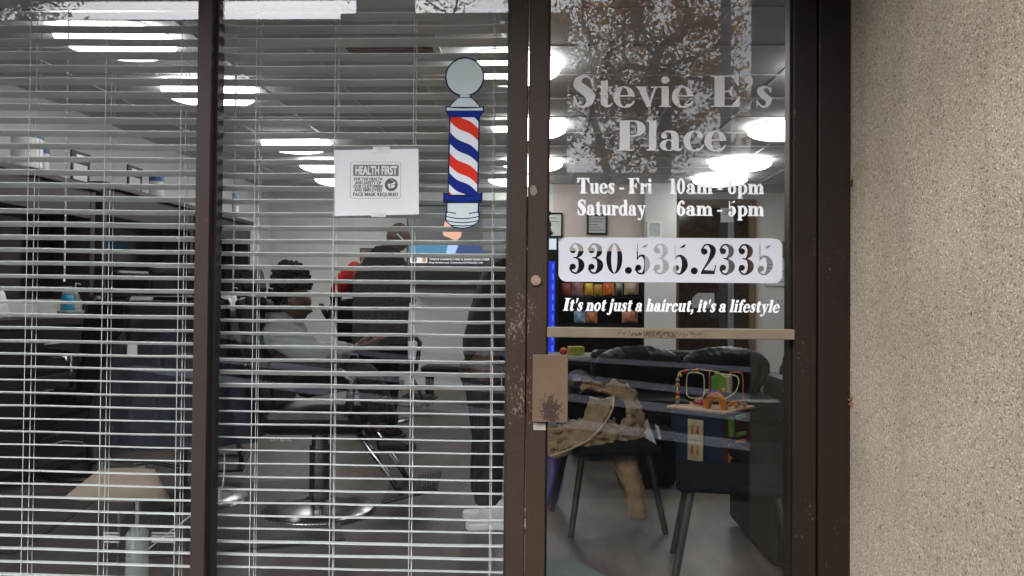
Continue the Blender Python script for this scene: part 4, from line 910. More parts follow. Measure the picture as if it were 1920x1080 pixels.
crumple('towel', 'white tissue lying beside the black caped chair', 'towel', (SX+.22, 4.45, 1.022), .05, .06, .05, MT['white'], 5)
m = MB(); g0 = Vector((SX+.12, 2.45, 1.02))
m.prism([g0+Vector((0, 0, 0)), g0+Vector((.06, .02, 0)), g0+Vector((.10, .30, 0)), g0+Vector((.05, .32, 0))], (0, 0, .035)); tag(m.build('hair_clipper', MT['grey'], None, .008), 'grey hair clipper lying on the front counter', 'clipper')

# ---- barber chairs
def barber_chair(label, c, ang, recline=12, foot=True):
    t = thing('barber_chair', label, 'barber chair', (0, 0, 0), 'black barber chairs')
    MB().lathe([(.001, .0), (.30, .0), (.305, .012), (.29, .026), (.20, .04), (.10, .062), (.07, .075)], n=40, caps=False).build('base', MT['chrome'], t, smooth=True)
    MB().lathe([(.055, .07), (.055, .36), (.045, .361), (.045, .46)], n=24).build('column', MT['chrome'], t, smooth=False)
    MB().tube([(-.02, .06, .20), (-.02, .22, .235), (-.02, .30, .225)], .011, 10).build('pump_lever', MT['chrome'], t)
    MB().box((-.25, -.27, .45), (.27, .27, .58)).build('seat', MT['leather'], t, .045)
    rb = Matrix.Rotation(R_(-recline), 3, 'Y')
    MB().cbox((-.29, 0, .86), (.11, .52, .60), rot=rb).build('backrest', MT['leather'], t, .04)
    MB().cbox((-.375, 0, 1.24), (.08, .26, .15), rot=rb).build('headrest', MT['leather'], t, .03)
    for s in (-1, 1):
        m = MB(); m.tube([(-.25, s*.29, .60), (-.22, s*.30, .78), (.16, s*.30, .78), (.22, s*.30, .74), (.20, s*.29, .56)], .022, 10); a = m.build('armrest', MT['chrome'], t, smooth=True)
        MB().cbox((-.02, s*.30, .805), (.34, .07, .045)).build('arm_pad', MT['leather'], a, .015)
    if foot:
        for s in (-1, 1): MB().tube([(.22, s*.17, .47), (.40, s*.17, .22), (.46, s*.17, .13)], .016, 8).build('footrest_arm', MT['chrome'], t, smooth=True)
        m = MB(); m.cbox((.50, 0, .13), (.30, .40, .02), rot=Matrix.Rotation(R_(-14), 3, 'Y')); fp = m.build('footrest', MT['black'], t, .008)
        m = MB()
        for k in range(8): m.tube([(.53+.014*k, -.17, .160+.0036*k), (.53+.014*k, .17, .160+.0036*k)], .0045, 6)
        m.build('footrest_bars', MT['chrome'], fp)
    t.location = c; t.rotation_euler = (0, 0, ang); return t
bc = atz(590, 967, 0); bc = Vector((bc.x, 1.62, 0))
ch1 = barber_chair('black barber chair with chrome base, the client in the grey hoodie sits on it', bc, R_(4))
ch2 = copy_tree(ch1); ch2.location = (-1.93, 1.75, 0); ch2.rotation_euler = (0, 0, R_(100)); ch2['label'] = 'black barber chair draped with a dark cape, behind the beige lamp'
ch3 = copy_tree(ch1); ch3.location = (-2.9, 2.45, 0); ch3.rotation_euler = (0, 0, R_(150)); ch3['label'] = 'black barber chair at the left edge in front of the front cabinet'
ch4 = copy_tree(ch1); ch4.location = (-1.5, 4.75, 0); ch4.rotation_euler = (0, 0, R_(60)); ch4['label'] = 'black barber chair deep in the room in front of the standing barber'
# lettering on the foot plate
q = aty(785, 863, 1.45); font_text('plate_lettering', 'UST SO SC', (bc.x+.60, 1.40, .118), .04, MT['white'], [o for o in COL.objects if o.parent == ch1 and o.name.startswith('footrest') and 'arm' not in o.name][0], .15, rot=Matrix.Rotation(R_(-35), 3, 'X'))
# cape over the chair
def cape():
    cx, cyv = -1.95, 1.60; m = MB()
    def f(u, v):
        a = u*2*PI; r = .06+.30*v**.55+.10*v; r *= 1+.05*math.sin(9*a+v*4)*v+.03*math.sin(17*a)*v
        z = 1.06-.05*v-.62*v**2.2; sx = 1.0 if math.sin(a) < 0 else 1.1
        return Vector((cx+r*math.cos(a)*1.0, cyv+r*.8*math.sin(a)*sx, z))
    m.grid(f, 72, 22); return tag(m.build('barber_cape', MT['navy'], smooth=True), 'dark navy barber cape draped over the chair behind the beige lamp', 'cape')
cape()
q = aty(263, 652, 1.3); m = MB(); m.cbox((q.x, 1.225, q.z), (.05, .006, .06)); tag(m.build('price_tag', MT['white'], None, .002), 'small white tag hanging on the dark cape', 'tag')

# ---- floor mats
def ribbed_mat(label, c, sx, sy, rz):
    t = thing('floor_mat', label, 'mat', c, 'black ribbed floor mats under the barber chairs'); MM = Matrix.Translation(c) @ Matrix.Rotation(rz, 4, 'Z')
    m = MB(); m.box((-sx/2, -sy/2, .001), (sx/2, sy/2, .012)); bmesh.ops.transform(m.bm, matrix=MM, verts=m.bm.verts); m.build('base_sheet', MT['gasket'], t, .003)
    m = MB(); n = int(sx/.019)
    for k in range(n): m.box((-sx/2+.012+k*.019, -sy/2+.02, .0125), (-sx/2+.019+k*.019, sy/2-.02, .016))
    bmesh.ops.transform(m.bm, matrix=MM, verts=m.bm.verts); m.build('ribs', mat('rib_grey', (.07, .07, .07), .7), t)
ribbed_mat('black ribbed floor mat under the chrome chair base near the mullion', (-1.62, 1.55, 0), 1.05, 1.3, R_(20))
ribbed_mat('black ribbed floor mat under the chair with the dark cape', (-2.9, 1.3, 0), 1.0, 1.1, R_(10))
m = MB(); p0 = [aty(421, 850, 1.3), aty(421, 880, 1.25), aty(418, 910, 1.2), aty(407, 928, 1.1)]; m.tube(p0+[Vector((-1.75, .9, .012))], .004, 8); tag(m.build('power_cord', MT['cord'], smooth=True), 'thin white power cord hanging down next to the window mullion', 'cord')

# ---- table lamp by the window
def table_lamp():
    y = .36; a, b = aty(122, 931, y), aty(316, 931, y); cx = (a.x+b.x)/2; r1 = (b.x-a.x)/2; zb = a.z; zt = aty(225, 881, y).z
    lx = aty(238, 900, y).x; t = thing('table_lamp', 'table lamp with a wide beige shade and clear column near the far pane', 'lamp', (lx, y, .0))
    wt = (aty(290, 881, y).x-aty(187, 881, y).x)/2; ct = aty(238, 881, y).x; m = MB(); n = 48; rings = []
    for rr, cc, z in ((r1, cx, zb), (wt, ct, zt)):
        rings.append([m.bm.verts.new((cc+rr*math.cos(2*PI*k/n), y+rr*.30*math.sin(2*PI*k/n), z)) for k in range(n)])
    for k in range(n): m.bm.faces.new((rings[0][k], rings[0][(k+1) % n], rings[1][(k+1) % n], rings[1][k]))
    m.build('lamp_shade', MT['lampshade'], t, smooth=True, solid=.003)
    bx = aty(258, 1000, y).x
    m = MB(); m.lathe([(.10, .0), (.10, .012), (.055, .03), (.040, .05), (.040, zb-.13), (.028, zb-.12), (.02, zb-.10)], (bx, y, .0), 32); m.build('column', MT['clear'], t, smooth=True)
    m = MB(); m.lathe([(.012, zb-.10), (.012, zb-.01), (.02, zb), (.02, zb+.03)], (bx, y, 0), 16); m.build('socket', MT['chrome'], t)
table_lamp()
t = thing('wire_rack', 'low wire rack with short white slats beside the lamp column', 'rack', (-1.55, .5, 0))
m = MB()
for px in (222, 332):
    q = aty(px, 985, .48); m.tube([(q.x, .48, 0), (q.x, .48, q.z+.05)], .005, 8)
m.build('upright', MT['steel'], t)
for a_, b_ in ((196, 224), (285, 330)):
    m = MB()
    for k in range(4): p, q = aty(a_, 1000+5.5*k, .48), aty(b_, 1001+5.5*k, .48); m.box((p.x, .475, p.z), (q.x, .485, p.z+.004))
    m.build('slat_bundle', MT['white'], t)
# ---------------------------------------------------------------- television and shelf on the partition
def tv():
    y = 7.5; a, b = aty(765, 500, y), aty(962, 388, y); t = thing('television', 'flat television on the far wall showing a man in a blue suit', 'television', ((a.x+b.x)/2, y, (a.z+b.z)/2))
    MB().box((a.x-.02, y-.02, a.z-.03), (b.x+.02, y+.06, b.z+.02)).build('casing', MT['black'], t, .006)
    MB().box((a.x+.2, y+.06, a.z+.2), (b.x-.2, 7.62, b.z-.2)).build('wall_mount', MT['black'], t)
    scr = MB().box((a.x, y-.0215, a.z), (b.x, y-.0205, b.z)).build('screen', emit_mat('screen_grey', (.06, .062, .066), .45), t)
    k = [0]
    def patch(nm, pts, col, s=1.0):
        k[0] += 1; yy = y-.0215-.0006*k[0]; P = [aty(px, py, yy) for px, py in pts]; m = MB(); m.poly([(p.x, yy, p.z) for p in P]); return m.build(nm, emit_mat('screen_'+nm, col, s*.42), scr)
    patch('screen_backdrop', [(905, 393), (958, 393), (958, 470), (905, 470)], (.10, .105, .11))
    patch('screen_desk', [(768, 475), (768, 462), (800, 456), (838, 458), (838, 476)], (.06, .17, .28))
    patch('screen_suit', [(835, 476), (842, 462), (862, 453), (880, 456), (900, 463), (910, 476)], (.035, .06, .15))
    patch('screen_shirt', [(836, 476), (840, 457), (861, 456), (853, 476)], (.32, .42, .72))
    patch('screen_face', [(831, 434), (832, 424), (836, 408), (850, 402), (864, 410), (867, 430), (864, 444), (855, 452), (843, 446), (832, 442), (830, 438)], (.60, .33, .25))
    patch('screen_hair', [(834, 412), (840, 402), (856, 399), (866, 408), (868, 424), (862, 420), (858, 409)], (.10, .08, .07))
    patch('screen_caption_bar', [(767, 500), (767, 480), (960, 480), (960, 500)], (.022, .022, .025))
    patch('screen_portraits', [(769, 493), (769, 481), (801, 481), (801, 493)], (.6, .6, .62))
    patch('screen_portrait_face', [(773, 491), (773, 483), (778, 481.5), (782, 485), (781, 491)], (.14, .08, .06)); patch('screen_portrait_face', [(792, 491), (792, 483), (796, 481.5), (799, 485), (799, 491)], (.45, .16, .14))
    yy = y-.0215-.02; wt = emit_mat('screen_text', (.8, .8, .82), .5)
    p = aty(804, 487.5, yy); font_text('screen_text', 'Terence Crawford (-700) vs Shawn Porter (+50X,', p, .045, wt, scr, .80, align='LEFT')
    p = aty(804, 493.5, yy); font_text('screen_text', 'Doug Hawthorn ped. Crawford by KO/TKO/DQ +150', p, .032, wt, scr, .70, align='LEFT')
tv()
t = thing('wall_shelf', 'dark shelf with a cable box under the television', 'shelf', (-1.0, 7.5, 1.4))
a, b = aty(764, 529, 7.45), aty(955, 507, 7.45)
MB().box((a.x, 7.3, a.z), (b.x, 7.615, a.z+.03)).build('board', MT['black'], t); MB().box((a.x+.05, 7.33, a.z+.032), (b.x-.2, 7.6, b.z-.02)).build('cable_box', MT['espresso'], t, .005)
q = aty(687, 480, 8.2); t = thing('wall_picture', 'dark framed picture with orange print behind the standing barber', 'picture', tuple(q))
MB().box((q.x-.12, 8.31, q.z-.28), (q.x+.42, 8.345, q.z+.12)).build('frame', MT['black'], t, .004); MB().box((q.x-.1, 8.305, q.z-.26), (q.x+.4, 8.309, q.z+.10)).build('print', mat('orange_print', (.22, .12, .05), .6, var=.6, scale=6), t)
# low bench
t = thing('low_bench', 'low dark bench along the far wall under the television', 'bench', (-.6, 5.8, 0))
MB().box((-1.25, 5.6, .36), (.25, 6.0, .44)).build('seat', MT['leather'], t, .03)
for x in (-1.2, .15):
    for yv in (5.65, 5.92): MB().box((x, yv, 0), (x+.05, yv+.05, .36)).build('leg', MT['black'], t)
q = atz(828, 762, .30); m = MB(); tag(MB().cbox((-.55, 5.72, .47), (.34, .16, .06)).build('green_case', MT['green'], None, .02), 'green case lying on the low dark bench', 'case')

# ---------------------------------------------------------------- people
def surf(name, chains, mt, par, wr=0, sub_=2):
    bm = skin_bm(chains, sub_=sub_); o = bm_obj(name, bm, mt, par)
    if wr:
        tx = bpy.data.textures.get('folds') or bpy.data.textures.new('folds', 'CLOUDS'); tx.noise_scale = .07; tx.noise_depth = 3
        d = o.modifiers.new('d', 'DISPLACE'); d.texture = tx; d.strength = wr; d.texture_coords = 'GLOBAL'; d.mid_level = .5
    return o
def hair_cap(name, c, fwd, mt, par, top=.0, n=900, seed=1, back=.1, high=.10, lens=.035):
    """close curls: many small tufts over the skull"""
    g = np.random.RandomState(seed); c = Vector(c); f = Vector(fwd).normalized(); u = Vector((0, 0, 1)); l = u.cross(f); m = MB()
    bmesh.ops.create_uvsphere(m.bm, u_segments=24, v_segments=16, radius=1)
    for v in m.bm.verts:
        x, y, z = v.co
        z2 = min(z, .86)*1.08
        if x > .15 and z < .35: x = .15-.0*x; z2 = max(z2, .1)
        v.co = c+f*(.104*x-.008)+l*(.086*y)+u*(.125*z2+high*.35+max(0, z)*high*.45)
        if z < -.25: v.co = c+f*(-.05+.05*x)+l*(.078*y)+u*(-.06)
    vs = [v.co.copy() for v in m.bm.verts if (v.co-c).z > -.05]
    ib = bmesh.new(); bmesh.ops.create_icosphere(ib, subdivisions=1, radius=1); iv = [v.co.copy() for v in ib.verts]; fi = [[v.index for v in f_.verts] for f_ in ib.faces]; ib.free()
    V, Fc = [], []
    for k in range(n):
        p = vs[g.randint(len(vs))]; d = (p-c).normalized(); r = .007+g.rand()*.008; q = p+d*g.rand()*lens*.5+Vector(g.normal(0, .006, 3)); o_ = len(V)
        V += [q+x*r for x in iv]; Fc += [[i_+o_ for i_ in x] for x in fi]
    me = bpy.data.meshes.new('t'); me.from_pydata(V, [], Fc); m.bm.from_mesh(me); bpy.data.meshes.remove(me)
    return m.build(name, mt, par, smooth=True)
def client():
    Y = 1.62; P = lambda px, py, dy=0: aty(px, py, Y+dy)
    t = thing('person', 'seated person in a grey hoodie with curly black hair, looking down at a phone', 'person', tuple(P(560, 690)))
    hd = P(549, 570); pel = P(556, 706); ch = P(532, 646); nk = P(533, 602)
    f = Vector((.96, -.1, -.22))
    def leg(s):
        h = pel+Vector((.02, s*.095, -.01)); kn = P(690, 702, s*.11); an = P(716 if s < 0 else 738, 812, s*.10); to = P(768 if s < 0 else 782, 842, s*.10); he = an+Vector((-.03, 0, -.06))
        return h, kn, an, to, he
    def arm(s):
        sh = P(522, 618, s*.185); el = P(600, 676, s*.23); wr = P(664, 650, s*.10); return sh, el, wr
    T = lambda p, r: (p.x, p.y, p.z, r)
    mid = (pel+ch)/2
    chains = [[T(pel, (.13, .15)), T(mid, (.12, .15)), T(ch, (.13, .17)), T(nk+Vector((-.005, 0, -.03)), .07), T(nk+Vector((.012, 0, .05)), .055), T(hd+Vector((-.01, 0, -.03)), .06)]]
    for s in (-1, 1):
        sh, el, wr = arm(s); chains.append([T(ch, (.13, .17)), T(sh, .065), T((sh+el)/2, .052), T(el, .045), T((el+wr)/2, .042), T(wr, .028)])
        h, kn, an, to, he = leg(s); chains.append([T(pel, (.13, .15)), T(h+Vector((.06, 0, 0)), .085), T((h+kn)/2, .08), T(kn, .062), T((kn+an)/2+Vector((-.015, 0, 0)), .055), T(an, .036)])
    bm = skin_bm(chains); head_bm(bm, hd, f, (.2, 0, 1))
    hd_chains = []
    for s in (-1, 1):
        sh, el, wr = arm(s); hd_chains += hand_chains(wr, Vector((.95, -s*.25, .05)), Vector((0, -s*.5, .8)), .75, s)
    add_chain_meshes(bm, hd_chains); bm_obj('body', bm, MT['skin'], t)
    hair_cap('hair', hd, f, MT['hair'], t, n=1100, seed=2, high=.11)
    # clothes, a little larger than the body
    ho = [[T(pel+Vector((0, 0, .03)), (.165, .185)), T(mid, (.15, .18)), T(ch, (.165, .205)), T(nk+Vector((-.02, 0, -.02)), .125)]]
    for s in (-1, 1):
        sh, el, wr = arm(s); ho.append([T(ch, (.155, .2)), T(sh, .105), T((sh+el)/2, .088), T(el, .082), T((el+wr)/2, .07), T(wr+(el-wr)*.10, .05)])
    hoodie = surf('hoodie', ho, MT['hoodie'], t, .03)
    m = MB(); hc = nk+Vector((-.055, 0, .01))
    m.lathe([(.085, .04), (.125, .02), (.135, -.035), (.10, -.08)], hc, 24, caps=False); m.build('hood', MT['hoodie'], hoodie, smooth=True, solid=.014, subd=1)
    tr = [[T(pel+Vector((-.02, 0, 0)), (.155, .175)), T(pel+Vector((.04, 0, 0)), (.12, .17))]]
    for s in (-1, 1):
        h, kn, an, to, he = leg(s); tr.append([T(pel+Vector((.04, 0, 0)), (.12, .17)), T(h+Vector((.08, 0, 0)), .10), T((h+kn)/2, .098), T(kn, .082), T((kn+an)/2, .074), T(an+(kn-an)*.08, .06)])
    surf('trousers', tr, MT['trouser'], t, .025)
    for s in (-1, 1):
        h, kn, an, to, he = leg(s); bm = skin_bm([[T(he, .042), T(an.lerp(to, .5)+Vector((0, 0, -.015)), (.042, .038)), T(to, (.036, .028))]]); bm_obj('shoe', bm, MT['black'], t)
    ph = P(702, 642, -.0); tag(MB().cbox(ph+Vector((.01, 0, .012)), (.13, .07, .009), rot=Matrix.Rotation(R_(-22), 3, 'Y')).build('smartphone', MT['red'], None, .003), 'red cased phone held in both hands by the seated client', 'phone')
client()
def standing(label, px, pyfeet, Y, height, face, cloth, coat, shoe, lean=0, arms=None, hair=None, legs=.11, feet=None, skin='skin', hface=None, hoff=(0, 0), shk=1.0):
    """a standing figure at pixel column px; face = heading angle (0 = towards +X)"""
    b = aty(px, 800, Y); b = Vector((b.x, Y, 0)); H_ = height; f = Vector((math.cos(face), math.sin(face), 0)); l = Vector((-f.y, f.x, 0)); U = Vector((0, 0, 1))
    t = thing('person', label, 'person', tuple(b)); T = lambda p, r: (p.x, p.y, p.z, r)
    pel = b+U*.52*H_; ch = b+U*.73*H_+f*lean*.6; nk = b+U*.84*H_+f*lean; hd = b+U*.925*H_+f*(lean*1.35+.02+hoff[0])+l*hoff[1]; hf = Vector((math.cos(hface), math.sin(hface), 0)) if hface is not None else f
    mid = (pel+ch)/2
    chains = [[T(pel, (.15, .12)), T(mid, (.14, .11)), T(ch, (.165, .12)), T(nk-U*.02, .07), T(nk+U*.05, .055), T(hd-U*.03, .06)]]
    L = {}
    for s in (-1, 1):
        h = pel+l*s*.09; an = b+l*s*legs+U*.08+(f*feet[s] if feet else Vector()); kn = (h+an)/2+f*.03
        sh = ch+l*s*.19+U*.07*H_*.9
        el, wr = arms[s](sh, f, l, U) if arms else (sh-U*.29+l*s*.05-f*.03, sh-U*.53+l*s*.05+f*.06)
        L[s] = (h, kn, an, sh, el, wr)
        chains.append([T(ch, (.165, .12)), T(sh, .062), T((sh+el)/2, .05), T(el, .043), T((el+wr)/2, .04), T(wr, .027)])
        chains.append([T(pel, (.15, .12)), T(h-U*.06, .085), T((h+kn)/2, .078), T(kn, .058), T((kn+an)/2, .055), T(an, .036)])
    bm = skin_bm(chains); head_bm(bm, hd, hf-U*.2, U)
    hc = []
    for s in (-1, 1):
        h, kn, an, sh, el, wr = L[s]; hc += hand_chains(wr, (wr-el)+f*.02, f*.3-l*s, .6, s)
    add_chain_meshes(bm, hc); bm_obj('body', bm, MT[skin], t)
    j = [[T(pel-U*.10, (.175, .15)), T(mid, (.175, .15)), T(ch, (.19, .155)), T(nk-U*.03, .10)]]
    for s in (-1, 1):
        h, kn, an, sh, el, wr = L[s]; j.append([T(ch, (.19, .155)), T(sh, .088), T((sh+el)/2, .074), T(el, .066), T((el+wr)/2, .06), T(wr+(el-wr)*.1, .045)])
    jk = surf('jacket', j, MT[coat], t, .03)
    tr = [[T(pel+U*.02, (.165, .14)), T(pel-U*.05, (.16, .14))]]
    for s in (-1, 1):
        h, kn, an, sh, el, wr = L[s]; tr.append([T(pel-U*.05, (.16, .14)), T(h-U*.14, .105), T((h+kn)/2, .095), T(kn, .085), T((kn+an)/2, .08), T(an+U*.02, .075)])
    surf('trousers', tr, MT[cloth], t, .03)
    for s in (-1, 1):
        h, kn, an, sh, el, wr = L[s]; g = Vector((an.x, an.y, 0))
        bm = skin_bm([[T(g-f*.055+U*.065, (.048, .056)), T(g+f*.03+U*.070, (.050, .056)), T(g+f*.11+U*.055, (.055, .044)), T(g+f*.185+U*.040, (.048, .033))], [T(g+f*.03+U*.070, (.050, .056)), T(g-f*.015+U*.135, .058)]]); sh_ = bm_obj('shoe', bm, MT[shoe], t)
        m = MB(); out = [(-.105, 0), (-.095, .035), (-.04, .043), (.03, .040), (.11, .052), (.19, .044), (.235, .02), (.245, 0)]; poly = [(g+f*x+l*w_+U*.002) for x, w_ in out]+[(g+f*x-l*w_+U*.002) for x, w_ in out[-2:0:-1]]
        m.prism(poly, U*.028); sole_ = m.build('sole', MT['white'] if shoe == 'shoe' else MT['gasket'], sh_, .006)
        if shoe == 'shoe':
            for o_ in (sh_,): o_.scale = (1, 1, shk)
            for k in range(4): MB().tube([g+f*(.05+.03*k)+l*.035+U*(.107-.012*k), g+f*(.06+.03*k)+U*(.118-.013*k), g+f*(.05+.03*k)-l*.035+U*(.107-.012*k)], .005, 6).build('shoelace', MT['cord'], sh_)
    if hair: hair_cap('hair', hd, hf, MT['hair'], t, n=350, seed=5, high=.02, lens=.012)
    return t, L, hd, hf, jk, f
def armsB():
    def left(sh, f, l, U): el = sh-U*.16+l*.20-f*.06; return el, el-U*.17+l*.14+f*.05
    def right(sh, f, l, U): el = sh-U*.26+l*.06+f*.06; return el, el-U*.02+f*.24+l*.06
    return {1: left, -1: right}
tb, LB, hdB, hfB, jkB, fB = standing('standing bald barber seen from behind in a long black apron over a red shirt', 708, 828, 3.75, 1.80, R_(62), 'black_cloth', 'black_cloth', 'black', lean=.05, arms=armsB(), legs=.10, hface=R_(14), hoff=(.03, -.10))
sh, el, wr = LB[1][3:]; T_ = lambda p, r: (p.x, p.y, p.z, r)
surf('red_sleeve', [[T_(sh+Vector((0, 0, .0)), .105), T_((sh+el)/2, .098), T_(el, .085), T_(el.lerp(wr, .6), .07)]], MT['red_cloth'], tb, .03)
# the apron covers the back and front of the torso, the red sleeves stay free
m = MB(); bB = Vector((tb.location.x, tb.location.y, 0)); lB = Vector((-fB.y, fB.x, 0))
def apron(u, v):
    a = u*2*PI; z = 1.585-.94*v; wv = .085+.155*min(1, v*4.2)**.7+.02*v; dp = .08+.115*min(1, v*4)**.8+.02*v
    c = bB+fB*.08*max(0, (z-.9)/.6)*.8; return c+lB*(wv*math.cos(a)*(1+.03*math.sin(7*a)*v))+fB*(dp*math.sin(a))+Vector((0, 0, z))
m.grid(apron, 48, 20); m.build('apron', MT['black_cloth'], tb, smooth=True)
q = hdB; lh = Vector((hfB.y, -hfB.x, 0)); m = MB(); m.tube([q-hfB*.02+lh*.085+Vector((0, 0, .02)), q+hfB*.04+lh*.084+Vector((0, 0, -.04)), q+hfB*.09+lh*.05+Vector((0, 0, -.06))], .007, 6); m.build('mask_strap', MT['white'], tb)
wr = LB[1][5]; el_ = LB[1][4]; d = (wr-el_).normalized(); c0 = wr+d*.10
t = thing('hair_clipper', 'black hair clipper in the barber\'s hand near the seated client\'s face', 'clipper', tuple(c0)); m = MB(); m.tube([c0-Vector((0, 0, .05)), c0+Vector((-.03, 0, .0)), c0+Vector((-.06, 0, .06))], [.02, .024, .02], 12); m.build('body', MT['black'], t, smooth=True); m = MB(); m.cbox(c0+Vector((-.065, 0, .075)), (.035, .02, .02)); m.build('blade', MT['chrome'], t)
standing('standing person in a dark jacket and white sneakers, half hidden behind the door post', 899, 990, 1.45, 1.66, R_(10), 'trouser', 'jacket', 'shoe', lean=.18, hair=True, legs=.10, feet={1: .03, -1: .03}, shk=1.28)

# ---------------------------------------------------------------- waiting area seen through the door
def couch():
    t = thing('couch', 'black leather couch with a puffy wrinkled back, behind the toy table', 'couch', (1.05, 3.35, 0))
    x0, x1 = .42, 1.78; y0, y1 = 2.95, 3.75
    MB().box((x0, y0+.08, .08), (x1, y1, .30)).build('base', MT['leather'], t, .03)
    for k in range(2):
        a = x0+.02+k*(x1-x0-.04)/2; MB().box((a, y0, .30), (a+(x1-x0-.06)/2, y1-.25, .46)).build('seat_cushion', MT['leather'], t, .05)
        m = MB(); w_ = (x1-x0)/2
        def f(u, v, a=a-.01):
            ang = v*2*PI; rx = .15; rz = .21; x = a+w_*u; pu = (math.sin(PI*min(1, max(0, u)))**.28); wr = .0035*math.sin(u*38+9*math.cos(ang)+3*math.sin(u*7))+.0025*math.sin(u*71-7*ang+k*3)
            return Vector((x, 3.50+(rx*pu+wr)*math.cos(ang)-.08*math.sin(ang), .60+(rz*pu+wr)*math.sin(ang)))
        m.grid(f, 60, 26); m.build('back_cushion', MT['leather'], t, smooth=True)
    for x in (x0-.19, x1+.0):
        m = MB(); m.box((x, y0+.03, .08), (x+.19, y1-.04, .60)); m.build('armrest', MT['leather'], t, .07)
    m = MB(); m.box((x0, y1-.10, .2), (x1, y1, .76)); m.build('back_frame', MT['leather'], t, .05)
    for x in (x0, x1-.05):
        for yv in (y0+.1, y1-.1): MB().box((x, yv, 0), (x+.05, yv+.05, .08)).build('leg', MT['black'], t)
couch()
def toy():
    c = atz(1357, 893, 0); zt = .425; t = thing('activity_cube', 'wooden toy activity cube with coloured beads on wires, blue and red sides', 'toy', (c.x, c.y, 0))
    ea = Vector((-math.cos(R_(40)), math.sin(R_(40)), 0)); eb = Vector((math.sin(R_(40)), math.cos(R_(40)), 0))
    Lc = .395; o = Vector((c.x, c.y, 0)); Z = Vector((0, 0, 1))
    def face(nm, a, b, mt, z0=.015, z1=zt-.02):
        n = (b-a).cross(Z).normalized(); m = MB(); m.prism([a+Z*z0, b+Z*z0, b+Z*z1, a+Z*z1], -n*.012); return m.build(nm, mt, t)
    A, B, Cc, D = o, o+ea*Lc, o+ea*Lc+eb*Lc, o+eb*Lc
    fb = face('blue_side', B, A, MT['toyblue']); face('blue_side', D, Cc, MT['toyblue']); fr_ = face('red_side', A, D, MT['toyred']); face('red_side', Cc, B, MT['toyred'])
    k = -.025; bo = [A+ea*k+eb*k, B-ea*k+eb*k, Cc-ea*k-eb*k, D+ea*k-eb*k]; m = MB(); m.prism([p+Z*(zt-.018) for p in bo], Z*.02); m.build('top_board', MT['birch'], t, .006)
    # tic tac spinners on the blue side: a pale 2x2 panel with red prints
    nb = (A-B).cross(Z).normalized(); nb = nb if nb.y < 0 else -nb
    for i in range(2):
        for j in range(2):
            m = MB(); p = A+ea*(.145+.058*i)+Z*(.075+.14*j)+nb*.004; m.prism([p, p+ea*.055, p+ea*.055+Z*.136, p+Z*.136], nb*.012); pn_ = m.build('picture_tile', mat('tile_cream', (.55, .45, .28), .5), fb)
            m = MB(); q = p+nb*.0135+ea*(.018 if i else .034)+Z*.06; m.ball(q, .013, 10, (1, .15, 1.6)); m.ball(q+Z*.03, .008, 10, (1, .15, 1.5)); m.build('painted_shape', MT['red'] if (i+j) % 2 else MT['orange'], pn_)
    nr = (D-A).cross(Z).normalized(); nr = nr if nr.x > 0 else -nr
    for (u, z, mt, h) in ((.06, .25, 'green', .13), (.06, .075, 'orange', .13)):
        m = MB(); p = A+eb*u+Z*z; m.prism([p, p+eb*.035, p+eb*.035+Z*h, p+Z*h], nr*.03); m.build('side_block', MT[mt], fr_, .006)
    for (z, mt) in ((.36, 'green'), (.24, 'green'), (.19, 'orange')):
        m = MB(); p = A+eb*.16+Z*z; m.prism([p, p+eb*.12, p+eb*.12+Z*.025, p+Z*.025], nr*.03); m.build('side_block', MT[mt], fr_, .006)
    m = MB(); p = A+eb*.2+Z*.07; m.prism([p, p+eb*.12, p+eb*.12+Z*.11, p+Z*.11], nr*.06); m.build('side_block', MT['red'], fr_, .02)
    # wires and beads
    def q(u, v, z): return o+ea*u*1.18+eb*v*1.18+Z*(zt+.002+z*1.14)
    def wire(pts, mt, r=.004, n=5):
        P = [q(*p) for p in pts]; out = []
        for i in range(len(P)-1):
            a = P[max(0, i-1)]; b = P[i]; c_ = P[i+1]; d = P[min(len(P)-1, i+2)]
            for s in range(n): tt = s/n; out.append(.5*(2*b+(c_-a)*tt+(2*a-5*b+4*c_-d)*tt*tt+(3*b-a-3*c_+d)*tt**3))
        out.append(P[-1]); return MB().tube(out, r, 8).build('wire', MT[mt], t, smooth=True)
    wire([(.31, .03, 0), (.31, .03, .17), (.29, .05, .21), (.20, .10, .22), (.10, .14, .21)], 'palewire')
    wire([(.25, .03, .06), (.25, .03, .17), (.23, .03, .205), (.16, .03, .205), (.14, .03, .18), (.14, .03, .09), (.16, .03, .06), (.23, .03, .055), (.25, .03, .08)], 'palewire')
    wire([(.02, .05, 0), (.02, .05, .06), (-.02, .09, .10), (-.03, .12, .16), (-.01, .13, .195), (.05, .13, .2), (.12, .12, .205)], 'palewire')
    wire([(.03, .30, 0), (.03, .30, .16), (.04, .29, .2), (.09, .27, .20), (.11, .26, .17)], 'orange')
    wire([(.22, .25, 0), (.22, .25, .2)], 'pinkbead'); wire([(.06, .2, 0), (.06, .2, .18)], 'pinkbead'); wire([(.15, .2, .11), (.12, .22, .17), (.08, .24, .18), (.06, .22, .11)], 'orange')
    def bead(u, v, z, mt, r=.0145): MB().ball(q(u, v, z), r, 14).build('bead', MT[mt], t, smooth=True)
    for z, mt in ((.018, 'grey'), (.047, 'yellow'), (.076, 'red'), (.125, 'orange'), (.153, 'grey')): bead(.31, .03, z, mt)
    bead(.30, .04, .185, 'yellow'); bead(.275, .055, .208, 'red'); bead(.25, .068, .215, 'blue', .011); bead(.215, .09, .218, 'orange'); bead(.2, .1, .22, 'blue', .01)
